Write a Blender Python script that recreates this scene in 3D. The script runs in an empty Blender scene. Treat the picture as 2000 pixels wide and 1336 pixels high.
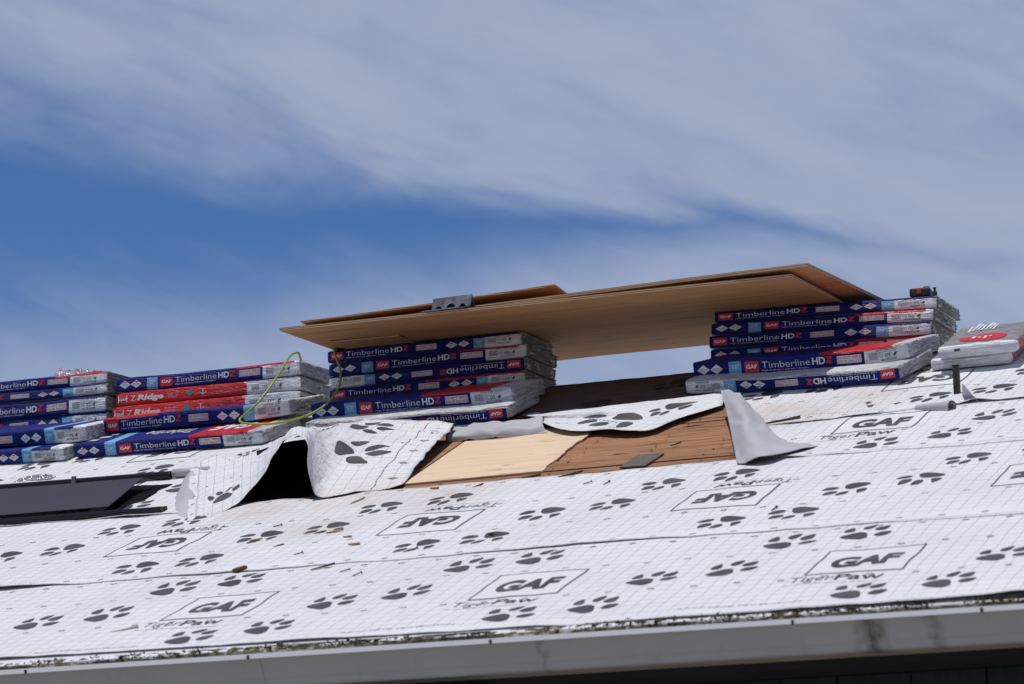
import bpy, bmesh, math, random
from mathutils import Vector, Matrix, noise as mnoise
random.seed(7)
scene = bpy.context.scene
COL = scene.collection

# ------------------------------------------------------------------ camera
cam_data = bpy.data.cameras.new("camera")
cam = bpy.data.objects.new("camera", cam_data)
COL.objects.link(cam)
RT = Vector((0.912402, 0.408849, -0.019102)); UP = Vector((0.096376, -0.169249, 0.980850)); FW = Vector((-0.397786, 0.896770, 0.193826))
cam.matrix_world = Matrix(((RT.x, UP.x, -FW.x, 7.5303), (RT.y, UP.y, -FW.y, -8.9905), (RT.z, UP.z, -FW.z, -1.0056), (0, 0, 0, 1)))
cam_data.sensor_width = 36.0
cam_data.lens = 111.28
cam_data.clip_end = 5000
cam_data.dof.use_dof = True
cam_data.dof.focus_distance = 14.0
cam_data.dof.aperture_fstop = 5.0
scene.camera = cam

# ------------------------------------------------------------------ light, sky, exposure
LDIR = Vector((0.06, 0.16, -1.0)).normalized()
sun_data = bpy.data.lights.new("sun", 'SUN')
sun_data.energy = 4.8
sun_data.angle = math.radians(0.53)
sun_data.color = (1.0, 0.965, 0.91)
sun = bpy.data.objects.new("sun", sun_data)
sun.rotation_euler = LDIR.to_track_quat('-Z', 'Y').to_euler()
sun.location = (0, 0, 12)
COL.objects.link(sun)

world = bpy.data.worlds.new("World")
scene.world = world
world.use_nodes = True
def build_world():
    nt = world.node_tree; N = nt.nodes; L = nt.links
    N.clear()
    out = N.new('ShaderNodeOutputWorld'); bg = N.new('ShaderNodeBackground')
    sky = N.new('ShaderNodeTexSky'); sky.sky_type = 'NISHITA'; sky.sun_disc = False
    sky.sun_elevation = math.asin(-LDIR.z); sky.sun_rotation = math.atan2(-LDIR.x, -LDIR.y)
    sky.altitude = 900; sky.air_density = 0.9; sky.dust_density = 0.15; sky.ozone_density = 3.0
    tc = N.new('ShaderNodeTexCoord')
    sep = N.new('ShaderNodeSeparateXYZ'); L.new(tc.outputs['Generated'], sep.inputs[0])
    def math_(op, a, b=None, clamp=False):
        m = N.new('ShaderNodeMath'); m.operation = op; m.use_clamp = clamp
        for k, v in enumerate((a, b)):
            if v is None: continue
            if isinstance(v, (int, float)): m.inputs[k].default_value = v
            else: L.new(v, m.inputs[k])
        return m.outputs[0]
    az = math_('ARCTAN2', sep.outputs['X'], sep.outputs['Y'])          # radians, left of north negative
    el = math_('ARCSINE', sep.outputs['Z'])
    comb = N.new('ShaderNodeCombineXYZ')
    # thin high cloud seen low in the sky: streaks lie nearly level and lean a little
    L.new(math_('SUBTRACT', math_('MULTIPLY', az, 0.94), math_('MULTIPLY', el, 0.34)), comb.inputs[0]); L.new(math_('MULTIPLY', math_('ADD', math_('MULTIPLY', az, 0.34), math_('MULTIPLY', el, 0.94)), 3.3), comb.inputs[1])
    def nz(scale, detail, rough, dist, off):
        n = N.new('ShaderNodeTexNoise'); n.inputs['Scale'].default_value = scale; n.inputs['Detail'].default_value = detail
        n.inputs['Roughness'].default_value = rough; n.inputs['Distortion'].default_value = dist
        mp = N.new('ShaderNodeMapping'); mp.inputs['Location'].default_value = off
        L.new(comb.outputs[0], mp.inputs['Vector']); L.new(mp.outputs[0], n.inputs['Vector'])
        return n.outputs['Fac']
    big = nz(5.0, 3, 0.5, 0.3, (0.4, 0.2, 0)); mid = nz(9.0, 6, 0.52, 0.5, (1.7, 3.1, 0)); fine = nz(22.0, 6, 0.62, 0.4, (4.2, 0.3, 0))
    # distance in elevation from the clear lane, which sinks from left to right and closes
    daz = math_('ADD', az, 0.582)
    lane = math_('SUBTRACT', 0.2400, math_('MULTIPLY', daz, 0.055))
    width = math_('MAXIMUM', math_('SUBTRACT', 0.0330, math_('MULTIPLY', math_('ABSOLUTE', daz), 0.090)), 0.0140)
    wob = math_('ADD', math_('MULTIPLY', math_('SUBTRACT', mid, 0.5), 0.040), math_('MULTIPLY', math_('SUBTRACT', big, 0.5), 0.022))
    off = math_('ADD', math_('SUBTRACT', el, lane), wob)
    dist = math_('DIVIDE', math_('ABSOLUTE', off), width)
    base = math_('MINIMUM', math_('MULTIPLY', math_('SUBTRACT', dist, 0.45), 0.72), 0.95)
    base = math_('ADD', base, math_('MULTIPLY', math_('MAXIMUM', math_('SUBTRACT', daz, 0.085), 0.0), 4.2))   # the lane closes towards the right
    base = math_('MINIMUM', base, 0.95)
    # under the lane only thin wisps; far above the frame the bank thins out again
    base = math_('SUBTRACT', base, math_('MULTIPLY', math_('MULTIPLY', off, -28.0, True), 0.10))
    hi = N.new('ShaderNodeMapRange'); hi.interpolation_type = 'SMOOTHSTEP'; L.new(el, hi.inputs['Value']); hi.inputs['From Min'].default_value = 0.34; hi.inputs['From Max'].default_value = 0.75
    base = math_('SUBTRACT', base, math_('MULTIPLY', hi.outputs[0], 0.95))
    var = math_('ADD', math_('MULTIPLY', math_('SUBTRACT', mid, 0.5), 0.95), math_('MULTIPLY', math_('SUBTRACT', fine, 0.5), 0.60))
    dens = math_('ADD', base, var)
    ramp = N.new('ShaderNodeMapRange'); ramp.interpolation_type = 'SMOOTHSTEP'
    L.new(dens, ramp.inputs['Value']); ramp.inputs['From Min'].default_value = -0.15; ramp.inputs['From Max'].default_value = 1.25
    ramp.inputs['To Min'].default_value = 0.05; ramp.inputs['To Max'].default_value = 0.90
    mix = N.new('ShaderNodeMixRGB'); L.new(ramp.outputs[0], mix.inputs['Fac'])
    sc = N.new('ShaderNodeMixRGB'); sc.blend_type = 'MULTIPLY'; sc.inputs['Fac'].default_value = 1; sc.inputs[2].default_value = (0.58, 0.98, 1.50, 1)
    L.new(sky.outputs[0], sc.inputs[1]); L.new(sc.outputs[0], mix.inputs[1])
    mix.inputs[2].default_value = (7.2, 8.2, 10.7, 1)
    L.new(mix.outputs[0], bg.inputs['Color']); bg.inputs['Strength'].default_value = 0.080
    L.new(bg.outputs[0], out.inputs['Surface'])
build_world()
vs = scene.view_settings
vs.view_transform = 'Standard'; vs.look = 'None'; vs.gamma = 1.0; vs.exposure = -0.55; vs.use_curve_mapping = False

# ------------------------------------------------------------------ helpers
B = 0.373808; CB, SB = math.cos(B), math.sin(B)
RIDGE_V = 4.174
def rp(u, v, h=0.0): return Vector((u, v * CB - h * SB, v * SB + h * CB))
def lerp(a, b, t): return a + (b - a) * t
def nz1(x, y, z=0.0): return mnoise.noise(Vector((x, y, z)))

def tag(o, label=None, cat=None, group=None, kind=None):
    if label: o['label'] = label
    if cat: o['category'] = cat
    if group: o['group'] = group
    if kind: o['kind'] = kind
    return o
def empty(name, loc=(0, 0, 0)):
    o = bpy.data.objects.new(name, None); COL.objects.link(o); o.location = loc; o.empty_display_size = 0.1
    return o
def mesh_obj(name, verts, faces, mats, parent=None, midx=None, smooth=False, uvs=None):
    me = bpy.data.meshes.new(name)
    me.from_pydata([tuple(v) for v in verts], [], faces)
    for m in (mats if isinstance(mats, (list, tuple)) else [mats]): me.materials.append(m)
    if midx: me.polygons.foreach_set('material_index', midx)
    if smooth: me.polygons.foreach_set('use_smooth', [True] * len(me.polygons))
    if uvs is not None:
        lay = me.uv_layers.new(name='UVMap')
        for l in me.loops: lay.data[l.index].uv = uvs[l.vertex_index]
    me.update()
    o = bpy.data.objects.new(name, me); COL.objects.link(o)
    if parent: o.parent = parent
    return o
class MB:
    """collects shapes of one part"""
    def __init__(s): s.v = []; s.f = []; s.m = []
    def add(s, vs, fs, mi=0):
        b = len(s.v); s.v += [Vector(v) for v in vs]; s.f += [tuple(i + b for i in f) for f in fs]; s.m += [mi] * len(fs)
    def box(s, lo, hi, mi=0, M=None):
        x0, y0, z0 = lo; x1, y1, z1 = hi
        vs = [Vector(p) for p in ((x0, y0, z0), (x1, y0, z0), (x1, y1, z0), (x0, y1, z0), (x0, y0, z1), (x1, y0, z1), (x1, y1, z1), (x0, y1, z1))]
        if M: vs = [M @ v for v in vs]
        s.add(vs, [(0, 3, 2, 1), (4, 5, 6, 7), (0, 1, 5, 4), (1, 2, 6, 5), (2, 3, 7, 6), (3, 0, 4, 7)], mi)
    def prism(s, prof, x0, x1, mi=0, closed=True):
        """profile [(y,z)] swept along x"""
        n = len(prof); b = [(x0, y, z) for y, z in prof] + [(x1, y, z) for y, z in prof]
        fs = [(i, (i + 1) % n, n + (i + 1) % n, n + i) for i in range(n if closed else n - 1)]
        if closed: fs += [tuple(range(n - 1, -1, -1)), tuple(range(n, 2 * n))]
        s.add(b, fs, mi)
    def tube(s, pts, r, seg=10, mi=0, cap=True):
        pts = [Vector(p) for p in pts]; rings = []
        up = Vector((0, 0, 1))
        for i, p in enumerate(pts):
            t = (pts[min(i + 1, len(pts) - 1)] - pts[max(i - 1, 0)]).normalized()
            a = t.cross(up); a = a.normalized() if a.length > 1e-4 else Vector((1, 0, 0)); c = a.cross(t)
            rr = r[i] if isinstance(r, (list, tuple)) else r
            rings.append([p + a * math.cos(2 * math.pi * k / seg) * rr + c * math.sin(2 * math.pi * k / seg) * rr for k in range(seg)])
        vs = [v for R_ in rings for v in R_]
        fs = [(i * seg + k, i * seg + (k + 1) % seg, (i + 1) * seg + (k + 1) % seg, (i + 1) * seg + k) for i in range(len(pts) - 1) for k in range(seg)]
        if cap: fs += [tuple(range(seg - 1, -1, -1)), tuple((len(pts) - 1) * seg + k for k in range(seg))]
        s.add(vs, fs, mi)
    def build(s, name, mats, parent=None, smooth=False):
        return mesh_obj(name, s.v, s.f, mats, parent, s.m, smooth)
def bevel(o, w, seg=2):
    m = o.modifiers.new('bevel', 'BEVEL'); m.width = w; m.segments = seg; m.limit_method = 'ANGLE'; m.angle_limit = math.radians(40)
    return o
def crom(p, t):
    """Catmull-Rom through list p of Vectors, t in 0..1"""
    n = len(p) - 1; x = min(max(t, 0), 1) * n; i = min(int(x), n - 1); f = x - i
    a = p[i - 1] if i > 0 else p[0] * 2 - p[1]; b = p[i]; c = p[i + 1]; d = p[i + 2] if i + 2 <= n else p[n] * 2 - p[n - 1]
    return 0.5 * (2 * b + (c - a) * f + (2 * a - 5 * b + 4 * c - d) * f * f + (3 * b - a - 3 * c + d) * f ** 3)

# ------------------------------------------------------------------ materials
MATS = {}
def mat(name, col, rough=0.6, spec=0.5, metal=0.0, coat=0.0):
    m = bpy.data.materials.new(name); m.use_nodes = True
    b = m.node_tree.nodes['Principled BSDF']
    b.inputs['Base Color'].default_value = (*col, 1); b.inputs['Roughness'].default_value = rough
    b.inputs['Specular IOR Level'].default_value = spec; b.inputs['Metallic'].default_value = metal
    b.inputs['Coat Weight'].default_value = coat; b.inputs['Coat Roughness'].default_value = 0.15
    MATS[name] = m
    return m
def nodes(m):
    nt = m.node_tree
    return nt, nt.nodes, nt.links, nt.nodes['Principled BSDF']
def coord(N, L, scale=(1, 1, 1), kind='Object', rot=(0, 0, 0)):
    tc = N.new('ShaderNodeTexCoord'); mp = N.new('ShaderNodeMapping')
    mp.inputs['Scale'].default_value = scale; mp.inputs['Rotation'].default_value = rot
    L.new(tc.outputs[kind], mp.inputs['Vector']); return mp.outputs[0]
def noise_n(N, L, vec, scale, detail=4, rough=0.55, dist=0.0):
    n = N.new('ShaderNodeTexNoise'); n.inputs['Scale'].default_value = scale; n.inputs['Detail'].default_value = detail
    n.inputs['Roughness'].default_value = rough; n.inputs['Distortion'].default_value = dist
    L.new(vec, n.inputs['Vector']); return n.outputs['Fac']
def ramp_n(N, L, fac, stops):
    r = N.new('ShaderNodeValToRGB'); e = r.color_ramp.elements
    while len(e) < len(stops): e.new(0.5)
    for k, (p, c) in enumerate(stops):
        e[k].position = p; e[k].color = (*c, 1) if len(c) == 3 else c
    L.new(fac, r.inputs['Fac']); return r.outputs['Color']
def mixc(N, L, fac, a, b, mode='MIX'):
    m = N.new('ShaderNodeMixRGB'); m.blend_type = mode
    for k, v in ((0, fac), (1, a), (2, b)):
        if isinstance(v, (int, float)): m.inputs[k].default_value = v
        elif isinstance(v, tuple): m.inputs[k].default_value = (*v, 1)
        else: L.new(v, m.inputs[k])
    return m.outputs[0]
def mth(N, L, op, a, b=None, c=None, clamp=False):
    m = N.new('ShaderNodeMath'); m.operation = op; m.use_clamp = clamp
    for k, v in enumerate((a, b, c)):
        if v is None: continue
        if isinstance(v, (int, float)): m.inputs[k].default_value = v
        else: L.new(v, m.inputs[k])
    return m.outputs[0]
def bump(N, L, b, h, strength, dist):
    n = N.new('ShaderNodeBump'); n.inputs['Strength'].default_value = strength; n.inputs['Distance'].default_value = dist
    L.new(h, n.inputs['Height']); L.new(n.outputs[0], b.inputs['Normal'])
def varied(name, col, rough, amount=0.25, scale=8.0, stretch=(1, 1, 1), spec=0.4, bstr=0.3, bdist=0.002, bscale=40, metal=0.0):
    m = mat(name, col, rough, spec, metal); nt, N, L, b = nodes(m)
    v = coord(N, L, stretch); f = noise_n(N, L, v, scale, 5, 0.6)
    lo = tuple(c * (1 - amount) for c in col); hi = tuple(min(1, c * (1 + amount)) for c in col)
    L.new(ramp_n(N, L, f, [(0.3, lo), (0.7, hi)]), b.inputs['Base Color'])
    bump(N, L, b, noise_n(N, L, v, bscale, 4, 0.6), bstr, bdist)
    return m

def film(name, col, rough=0.34, wr=1.0, spec=0.4):
    """printed plastic wrapper: tight film with drawn wrinkles, scuffed"""
    m = mat(name, col, rough, spec); nt, N, L, b = nodes(m)
    tc = N.new('ShaderNodeTexCoord'); geo = N.new('ShaderNodeObjectInfo')
    add = N.new('ShaderNodeVectorMath'); add.operation = 'ADD'; L.new(tc.outputs['Object'], add.inputs[0])
    sc = N.new('ShaderNodeVectorMath'); sc.operation = 'SCALE'; sc.inputs['Scale'].default_value = 37.0
    cb = N.new('ShaderNodeCombineXYZ'); L.new(geo.outputs['Random'], cb.inputs[0]); L.new(geo.outputs['Random'], cb.inputs[1])
    L.new(cb.outputs[0], sc.inputs[0]); L.new(sc.outputs[0], add.inputs[1])
    mp = N.new('ShaderNodeMapping'); mp.inputs['Scale'].default_value = (5, 16, 44); mp.inputs['Rotation'].default_value = (0, 0.18, 0); L.new(add.outputs[0], mp.inputs['Vector'])
    f1 = noise_n(N, L, mp.outputs[0], 1.6, 3, 0.55, 1.2)
    rid = mth(N, L, 'ABSOLUTE', mth(N, L, 'SUBTRACT', f1, 0.5))
    mp2 = N.new('ShaderNodeMapping'); mp2.inputs['Scale'].default_value = (1, 1, 1); L.new(add.outputs[0], mp2.inputs['Vector'])
    f2 = noise_n(N, L, mp2.outputs[0], 26, 4, 0.6)
    f3 = noise_n(N, L, mp2.outputs[0], 7, 4, 0.6)
    bump(N, L, b, mth(N, L, 'ADD', mth(N, L, 'MULTIPLY', rid, -2.2), mth(N, L, 'MULTIPLY', f2, 0.9)), 1.1 * wr, 0.007)
    lo = tuple(c * 0.82 for c in col); hi = tuple(min(0.95, c * 1.1 + 0.004) for c in col)
    L.new(ramp_n(N, L, f3, [(0.3, lo), (0.7, hi)]), b.inputs['Base Color'])
    rr = mth(N, L, 'ADD', mth(N, L, 'MULTIPLY', f3, 0.3), rough - 0.14); L.new(rr, b.inputs['Roughness'])
    return m
film('film_navy', (0.007, 0.013, 0.150), 0.46, 1.0, 0.22)
film('film_sky', (0.16, 0.42, 0.68), 0.40)
film('film_white', (0.76, 0.77, 0.79), 0.36)
film('film_red', (0.56, 0.016, 0.022), 0.34)
film('film_silver', (0.62, 0.62, 0.63), 0.34, 2.0)
film('film_grey', (0.27, 0.25, 0.255), 0.40, 1.6)
film('film_clear', (0.72, 0.68, 0.72), 0.16, 2.0); MATS['film_clear'].node_tree.nodes['Principled BSDF'].inputs['Metallic'].default_value = 0.65
mat('ink_white', (0.70, 0.71, 0.73), 0.45); mat('ink_red', (0.55, 0.012, 0.02), 0.45); mat('ink_dark', (0.045, 0.045, 0.055), 0.5)
mat('ink_grey', (0.25, 0.26, 0.29), 0.5); mat('ink_sky', (0.16, 0.42, 0.68), 0.45); mat('ink_teal', (0.02, 0.30, 0.33), 0.45); mat('ink_pale', (0.64, 0.60, 0.60), 0.5); mat('ink_palesky', (0.50, 0.68, 0.84), 0.5)
mat('ink_crimson', (0.33, 0.008, 0.018), 0.5)
PRINT = [MATS[k] for k in ('ink_white', 'ink_red', 'ink_dark', 'ink_grey', 'ink_sky', 'ink_teal', 'ink_pale', 'ink_palesky', 'ink_crimson')]
def shingle_mat():
    m = mat('shingle_edge', (0.12, 0.118, 0.112), 0.9, 0.2); nt, N, L, b = nodes(m)
    v = coord(N, L, (1, 1, 1)); s = coord(N, L, (3, 3, 190))
    f = noise_n(N, L, v, 90, 3, 0.7); g = noise_n(N, L, s, 1.0, 2, 0.5)
    L.new(ramp_n(N, L, mth(N, L, 'ADD', mth(N, L, 'MULTIPLY', f, 0.5), mth(N, L, 'MULTIPLY', g, 0.5)), [(0.3, (0.13, 0.128, 0.12)), (0.55, (0.21, 0.205, 0.19)), (0.75, (0.30, 0.295, 0.275))]), b.inputs['Base Color'])
    bump(N, L, b, mth(N, L, 'ADD', f, mth(N, L, 'MULTIPLY', g, 2)), 0.8, 0.004)
shingle_mat()

def underlay(name, rot=0.0, grid=True):
    """white synthetic underlayment with a printed 2-inch grid (UV in metres) and trodden dirt"""
    m = mat(name, (0.74, 0.74, 0.76), 0.55, 0.35); nt, N, L, b = nodes(m)
    uvn = N.new('ShaderNodeUVMap'); uvn.uv_map = 'UVMap'
    mp = N.new('ShaderNodeMapping'); mp.inputs['Rotation'].default_value = (0, 0, rot); L.new(uvn.outputs[0], mp.inputs['Vector'])
    sep = N.new('ShaderNodeSeparateXYZ'); L.new(mp.outputs[0], sep.inputs[0])
    v3 = coord(N, L)
    clean = ramp_n(N, L, noise_n(N, L, v3, 1.7, 5, 0.6), [(0.3, (0.66, 0.66, 0.675)), (0.7, (0.73, 0.73, 0.74))])
    # tan dirt where boots and the torn deck soiled the sheet
    tc = N.new('ShaderNodeTexCoord')
    def spot(c, r):
        d = N.new('ShaderNodeVectorMath'); d.operation = 'DISTANCE'; L.new(tc.outputs['Object'], d.inputs[0]); d.inputs[1].default_value = c
        mr = N.new('ShaderNodeMapRange'); mr.interpolation_type = 'SMOOTHSTEP'; L.new(d.outputs['Value'], mr.inputs['Value'])
        mr.inputs['From Min'].default_value = 0.0; mr.inputs['From Max'].default_value = r; mr.inputs['To Min'].default_value = 1; mr.inputs['To Max'].default_value = 0
        return mr.outputs[0]
    area = None
    for u, v, r in ((1.95, 2.25, 0.42), (2.35, 2.15, 0.40), (1.55, 2.15, 0.35), (2.0, 1.75, 0.35), (3.55, 3.1, 0.35), (3.75, 3.3, 0.35), (3.4, 3.2, 0.3)):
        s = spot(tuple(rp(u, v)), r); area = s if area is None else mth(N, L, 'MAXIMUM', area, s)
    dn = noise_n(N, L, v3, 9, 6, 0.7)
    dm = mth(N, L, 'MULTIPLY', area, mth(N, L, 'MULTIPLY', mth(N, L, 'SUBTRACT', dn, 0.30), 2.2, None, True), None, True)
    c = mixc(N, L, mth(N, L, 'MULTIPLY', dm, 0.75), clean, (0.50, 0.36, 0.25))
    sm = mth(N, L, 'MULTIPLY', mth(N, L, 'SUBTRACT', noise_n(N, L, coord(N, L, (1.0, 1.6, 1.6)), 4.5, 6, 0.68, 0.5), 0.56), 3.2, None, True)   # boot scuffs
    c = mixc(N, L, mth(N, L, 'MULTIPLY', sm, 0.30), c, (0.42, 0.40, 0.38))
    sp = mth(N, L, 'GREATER_THAN', noise_n(N, L, v3, 42, 3, 0.7), 0.735)
    c = mixc(N, L, mth(N, L, 'MULTIPLY', sp, 0.22), c, (0.34, 0.31, 0.29))
    if grid:
        def line(o, w):
            f = mth(N, L, 'FRACT', mth(N, L, 'DIVIDE', o, 0.0508))
            return mth(N, L, 'LESS_THAN', mth(N, L, 'ABSOLUTE', mth(N, L, 'SUBTRACT', f, 0.5)), w)
        ln = line(sep.outputs['X'], 0.020); ln2 = mth(N, L, 'MULTIPLY', line(sep.outputs['Y'], 0.026), 0.85)
        fade = mth(N, L, 'ADD', 0.55, mth(N, L, 'MULTIPLY', noise_n(N, L, v3, 6, 3), 0.6))
        c = mixc(N, L, mth(N, L, 'MULTIPLY', mth(N, L, 'MAXIMUM', ln, ln2), fade, None, True), c, (0.20, 0.20, 0.23))
    L.new(c, b.inputs['Base Color'])
    mpb = coord(N, L, (1, 2.2, 2.2))
    h = mth(N, L, 'ADD', noise_n(N, L, mpb, 7, 4, 0.6, 0.6), mth(N, L, 'MULTIPLY', noise_n(N, L, v3, 60, 3, 0.6), 0.18))
    bump(N, L, b, h, 0.8, 0.020)
    L.new(mth(N, L, 'ADD', 0.42, mth(N, L, 'MULTIPLY', dn, 0.25)), b.inputs['Roughness'])
    return m
underlay('underlay_grid'); underlay('underlay_plain', 0, False); underlay('underlay_grid_turned', math.radians(38))
varied('underlay_back', (0.43, 0.43, 0.45), 0.6, 0.10, 5, (1, 1, 1), 0.3, 0.4, 0.006, 14)
mat('underlay_under_shade', (0.006, 0.006, 0.007), 0.8, 0.1)  # black underside standing in for the deep shade under raised flaps
varied('sheet_ink', (0.062, 0.060, 0.068), 0.6, 0.35, 7, (1, 1, 1), 0.3)
SHEET = [MATS['underlay_grid'], MATS['underlay_back']]

def wood(name, c0, c1, c2, sx=1.2, sy=26, knots=0.0, rough=0.75, bs=0.35, dark=(0.12, 0.06, 0.03), boards=False):
    m = mat(name, c1, rough, 0.3); nt, N, L, b = nodes(m)
    oi = N.new('ShaderNodeObjectInfo'); tc = N.new('ShaderNodeTexCoord')
    ad = N.new('ShaderNodeVectorMath'); ad.operation = 'ADD'; L.new(tc.outputs['Object'], ad.inputs[0])
    cb = N.new('ShaderNodeCombineXYZ'); L.new(mth(N, L, 'MULTIPLY', oi.outputs['Random'], 19.0), cb.inputs[0]); L.new(mth(N, L, 'MULTIPLY', oi.outputs['Random'], 7.0), cb.inputs[1]); L.new(cb.outputs[0], ad.inputs[1])
    mp = N.new('ShaderNodeMapping'); mp.inputs['Scale'].default_value = (sx, sy, sy); L.new(ad.outputs[0], mp.inputs['Vector'])
    f = noise_n(N, L, mp.outputs[0], 1.6, 6, 0.62, 0.7)
    mp2 = N.new('ShaderNodeMapping'); mp2.inputs['Scale'].default_value = (2.2, 4, 4); L.new(ad.outputs[0], mp2.inputs['Vector'])
    g = noise_n(N, L, mp2.outputs[0], 1.5, 4, 0.6)
    c = ramp_n(N, L, f, [(0.25, c0), (0.5, c1), (0.78, c2)])
    c = mixc(N, L, mth(N, L, 'MULTIPLY', mth(N, L, 'SUBTRACT', g, 0.35), 1.2, None, True), c, tuple(x * 0.80 for x in c1))
    if knots:
        mp3 = N.new('ShaderNodeMapping'); mp3.inputs['Scale'].default_value = (6, 24, 24); L.new(ad.outputs[0], mp3.inputs['Vector'])
        k = noise_n(N, L, mp3.outputs[0], 1.0, 2, 0.5)
        c = mixc(N, L, mth(N, L, 'MULTIPLY', mth(N, L, 'SUBTRACT', k, knots), 9.0, None, True), c, dark)
    if boards:
        mp4 = N.new('ShaderNodeMapping'); mp4.inputs['Scale'].default_value = (1.6, 62, 62); L.new(ad.outputs[0], mp4.inputs['Vector'])
        ck = noise_n(N, L, mp4.outputs[0], 1.0, 3, 0.6, 0.4)
        c = mixc(N, L, mth(N, L, 'MULTIPLY', mth(N, L, 'SUBTRACT', ck, 0.565), 9.0, None, True), c, (0.05, 0.024, 0.012))
        hsv = N.new('ShaderNodeHueSaturation'); L.new(c, hsv.inputs['Color']); L.new(mth(N, L, 'ADD', 0.72, mth(N, L, 'MULTIPLY', mth(N, L, 'FRACT', mth(N, L, 'MULTIPLY', oi.outputs['Random'], 7.31)), 0.5)), hsv.inputs['Value']); c = hsv.outputs[0]
    L.new(c, b.inputs['Base Color'])
    bump(N, L, b, f, bs, 0.003)
    return m
wood('plywood_face', (0.25, 0.120, 0.050), (0.47, 0.255, 0.118), (0.55, 0.33, 0.165), 0.8, 44, 0.68, 0.75, 0.35, (0.09, 0.04, 0.02))
wood('plywood_new', (0.60, 0.42, 0.26), (0.74, 0.55, 0.38), (0.78, 0.62, 0.46), 0.8, 30, 0.635, 0.7, 0.3, (0.30, 0.17, 0.09))
wood('hardboard', (0.34, 0.17, 0.06), (0.42, 0.22, 0.08), (0.48, 0.27, 0.11), 1.2, 12, 0, 0.6)
wood('old_deck', (0.09, 0.038, 0.016), (0.34, 0.165, 0.082), (0.52, 0.31, 0.19), 1.3, 30, 0.64, 0.85, 1.0, (0.03, 0.014, 0.008), True)
def ply_edge():
    m = mat('plywood_edge', (0.4, 0.28, 0.18), 0.85, 0.2); nt, N, L, b = nodes(m)
    tc = N.new('ShaderNodeTexCoord'); sep = N.new('ShaderNodeSeparateXYZ'); L.new(tc.outputs['Object'], sep.inputs[0])
    f = mth(N, L, 'FRACT', mth(N, L, 'DIVIDE', sep.outputs['Z'], 0.0076)); g = noise_n(N, L, coord(N, L, (6, 6, 120)), 1.5, 4, 0.6)
    k = mth(N, L, 'GREATER_THAN', mth(N, L, 'ADD', f, mth(N, L, 'MULTIPLY', mth(N, L, 'SUBTRACT', g, 0.5), 0.5)), 0.5)
    L.new(mixc(N, L, k, (0.50, 0.36, 0.23), (0.21, 0.115, 0.06)), b.inputs['Base Color'])
ply_edge()
varied('rail_black', (0.007, 0.007, 0.008), 0.30, 0.4, 6, (1, 1, 1), 0.3, 0.3, 0.002, 30)
varied('coil_metal', (0.030, 0.026, 0.037), 0.55, 0.08, 2, (1, 1, 1), 0.4, 0.1, 0.002, 6)
varied('shade_black', (0.005, 0.005, 0.006), 0.9, 0.3, 10, (1, 1, 1), 0.1)  # black of the added sheets that stand in for shade
varied('galvanised', (0.145, 0.145, 0.16), 0.50, 0.55, 26, (1, 1, 1), 0.5, 0.5, 0.002, 60, 0.35)
varied('pipe_brown', (0.030, 0.022, 0.017), 0.6, 0.5, 30, (1, 1, 1), 0.4)
varied('hose_green', (0.27, 0.33, 0.025), 0.42, 0.18, 12, (1, 1, 1), 0.5, 0.1, 0.001, 90)
mat('tool_black', (0.014, 0.014, 0.015), 0.5); mat('tool_red', (0.60, 0.02, 0.015), 0.4)
varied('slate_scrap', (0.135, 0.112, 0.098), 0.9, 0.3, 40, (1, 1, 1), 0.2, 0.8, 0.003, 160)
varied('chip_wood', (0.42, 0.24, 0.13), 0.8, 0.4, 30); varied('bark', (0.10, 0.055, 0.03), 0.9, 0.5, 60); mat('nail_steel', (0.05, 0.05, 0.055), 0.5, 0.5, 0.6); varied('stick_pale', (0.5, 0.44, 0.40), 0.8, 0.2, 30)
def gutter_mat():
    m = mat('gutter_paint', (0.52, 0.52, 0.52), 0.5, 0.4); nt, N, L, b = nodes(m)
    v = coord(N, L, (1, 1, 1)); s = coord(N, L, (9, 9, 1.2))
    f = noise_n(N, L, v, 3, 5, 0.65); g = noise_n(N, L, s, 1.0, 4, 0.6)
    c = ramp_n(N, L, f, [(0.3, (0.43, 0.425, 0.41)), (0.7, (0.49, 0.485, 0.47))])
    st = mth(N, L, 'MULTIPLY', mth(N, L, 'SUBTRACT', g, 0.60), 3.0, None, True)
    c = mixc(N, L, mth(N, L, 'MULTIPLY', st, 0.5), c, (0.20, 0.19, 0.14))
    tc = N.new('ShaderNodeTexCoord')
    for x, r, amt in ((4.68, 0.06, 1.0), (4.88, 0.03, 0.5), (3.62, 0.02, 0.4)):   # green-brown drip stains at the seams
        sx = N.new('ShaderNodeSeparateXYZ'); L.new(tc.outputs['Object'], sx.inputs[0])
        d = mth(N, L, 'ABSOLUTE', mth(N, L, 'SUBTRACT', mth(N, L, 'ADD', sx.outputs['X'], mth(N, L, 'MULTIPLY', mth(N, L, 'SUBTRACT', noise_n(N, L, v, 22, 4), 0.5), 0.09)), x))
        k = mth(N, L, 'SUBTRACT', 1.0, mth(N, L, 'DIVIDE', d, r), None, True)
        c = mixc(N, L, mth(N, L, 'MULTIPLY', mth(N, L, 'MULTIPLY', k, amt), mth(N, L, 'MULTIPLY', noise_n(N, L, v, 40, 4, 0.7), 1.6), None, True), c, (0.075, 0.072, 0.04))
    L.new(c, b.inputs['Base Color']); bump(N, L, b, f, 0.15, 0.004)
gutter_mat()
mat('gutter_lip', (0.74, 0.74, 0.75), 0.4, 0.5)
varied('fascia_beige', (0.33, 0.29, 0.22), 0.75, 0.25, 6, (0.5, 4, 4))
varied('siding_dark', (0.020, 0.032, 0.037), 0.7, 0.3, 5, (8, 8, 0.6), 0.3, 0.4, 0.003, 10)
varied('soffit_dark', (0.014, 0.016, 0.017), 0.8, 0.2, 4)
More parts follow.
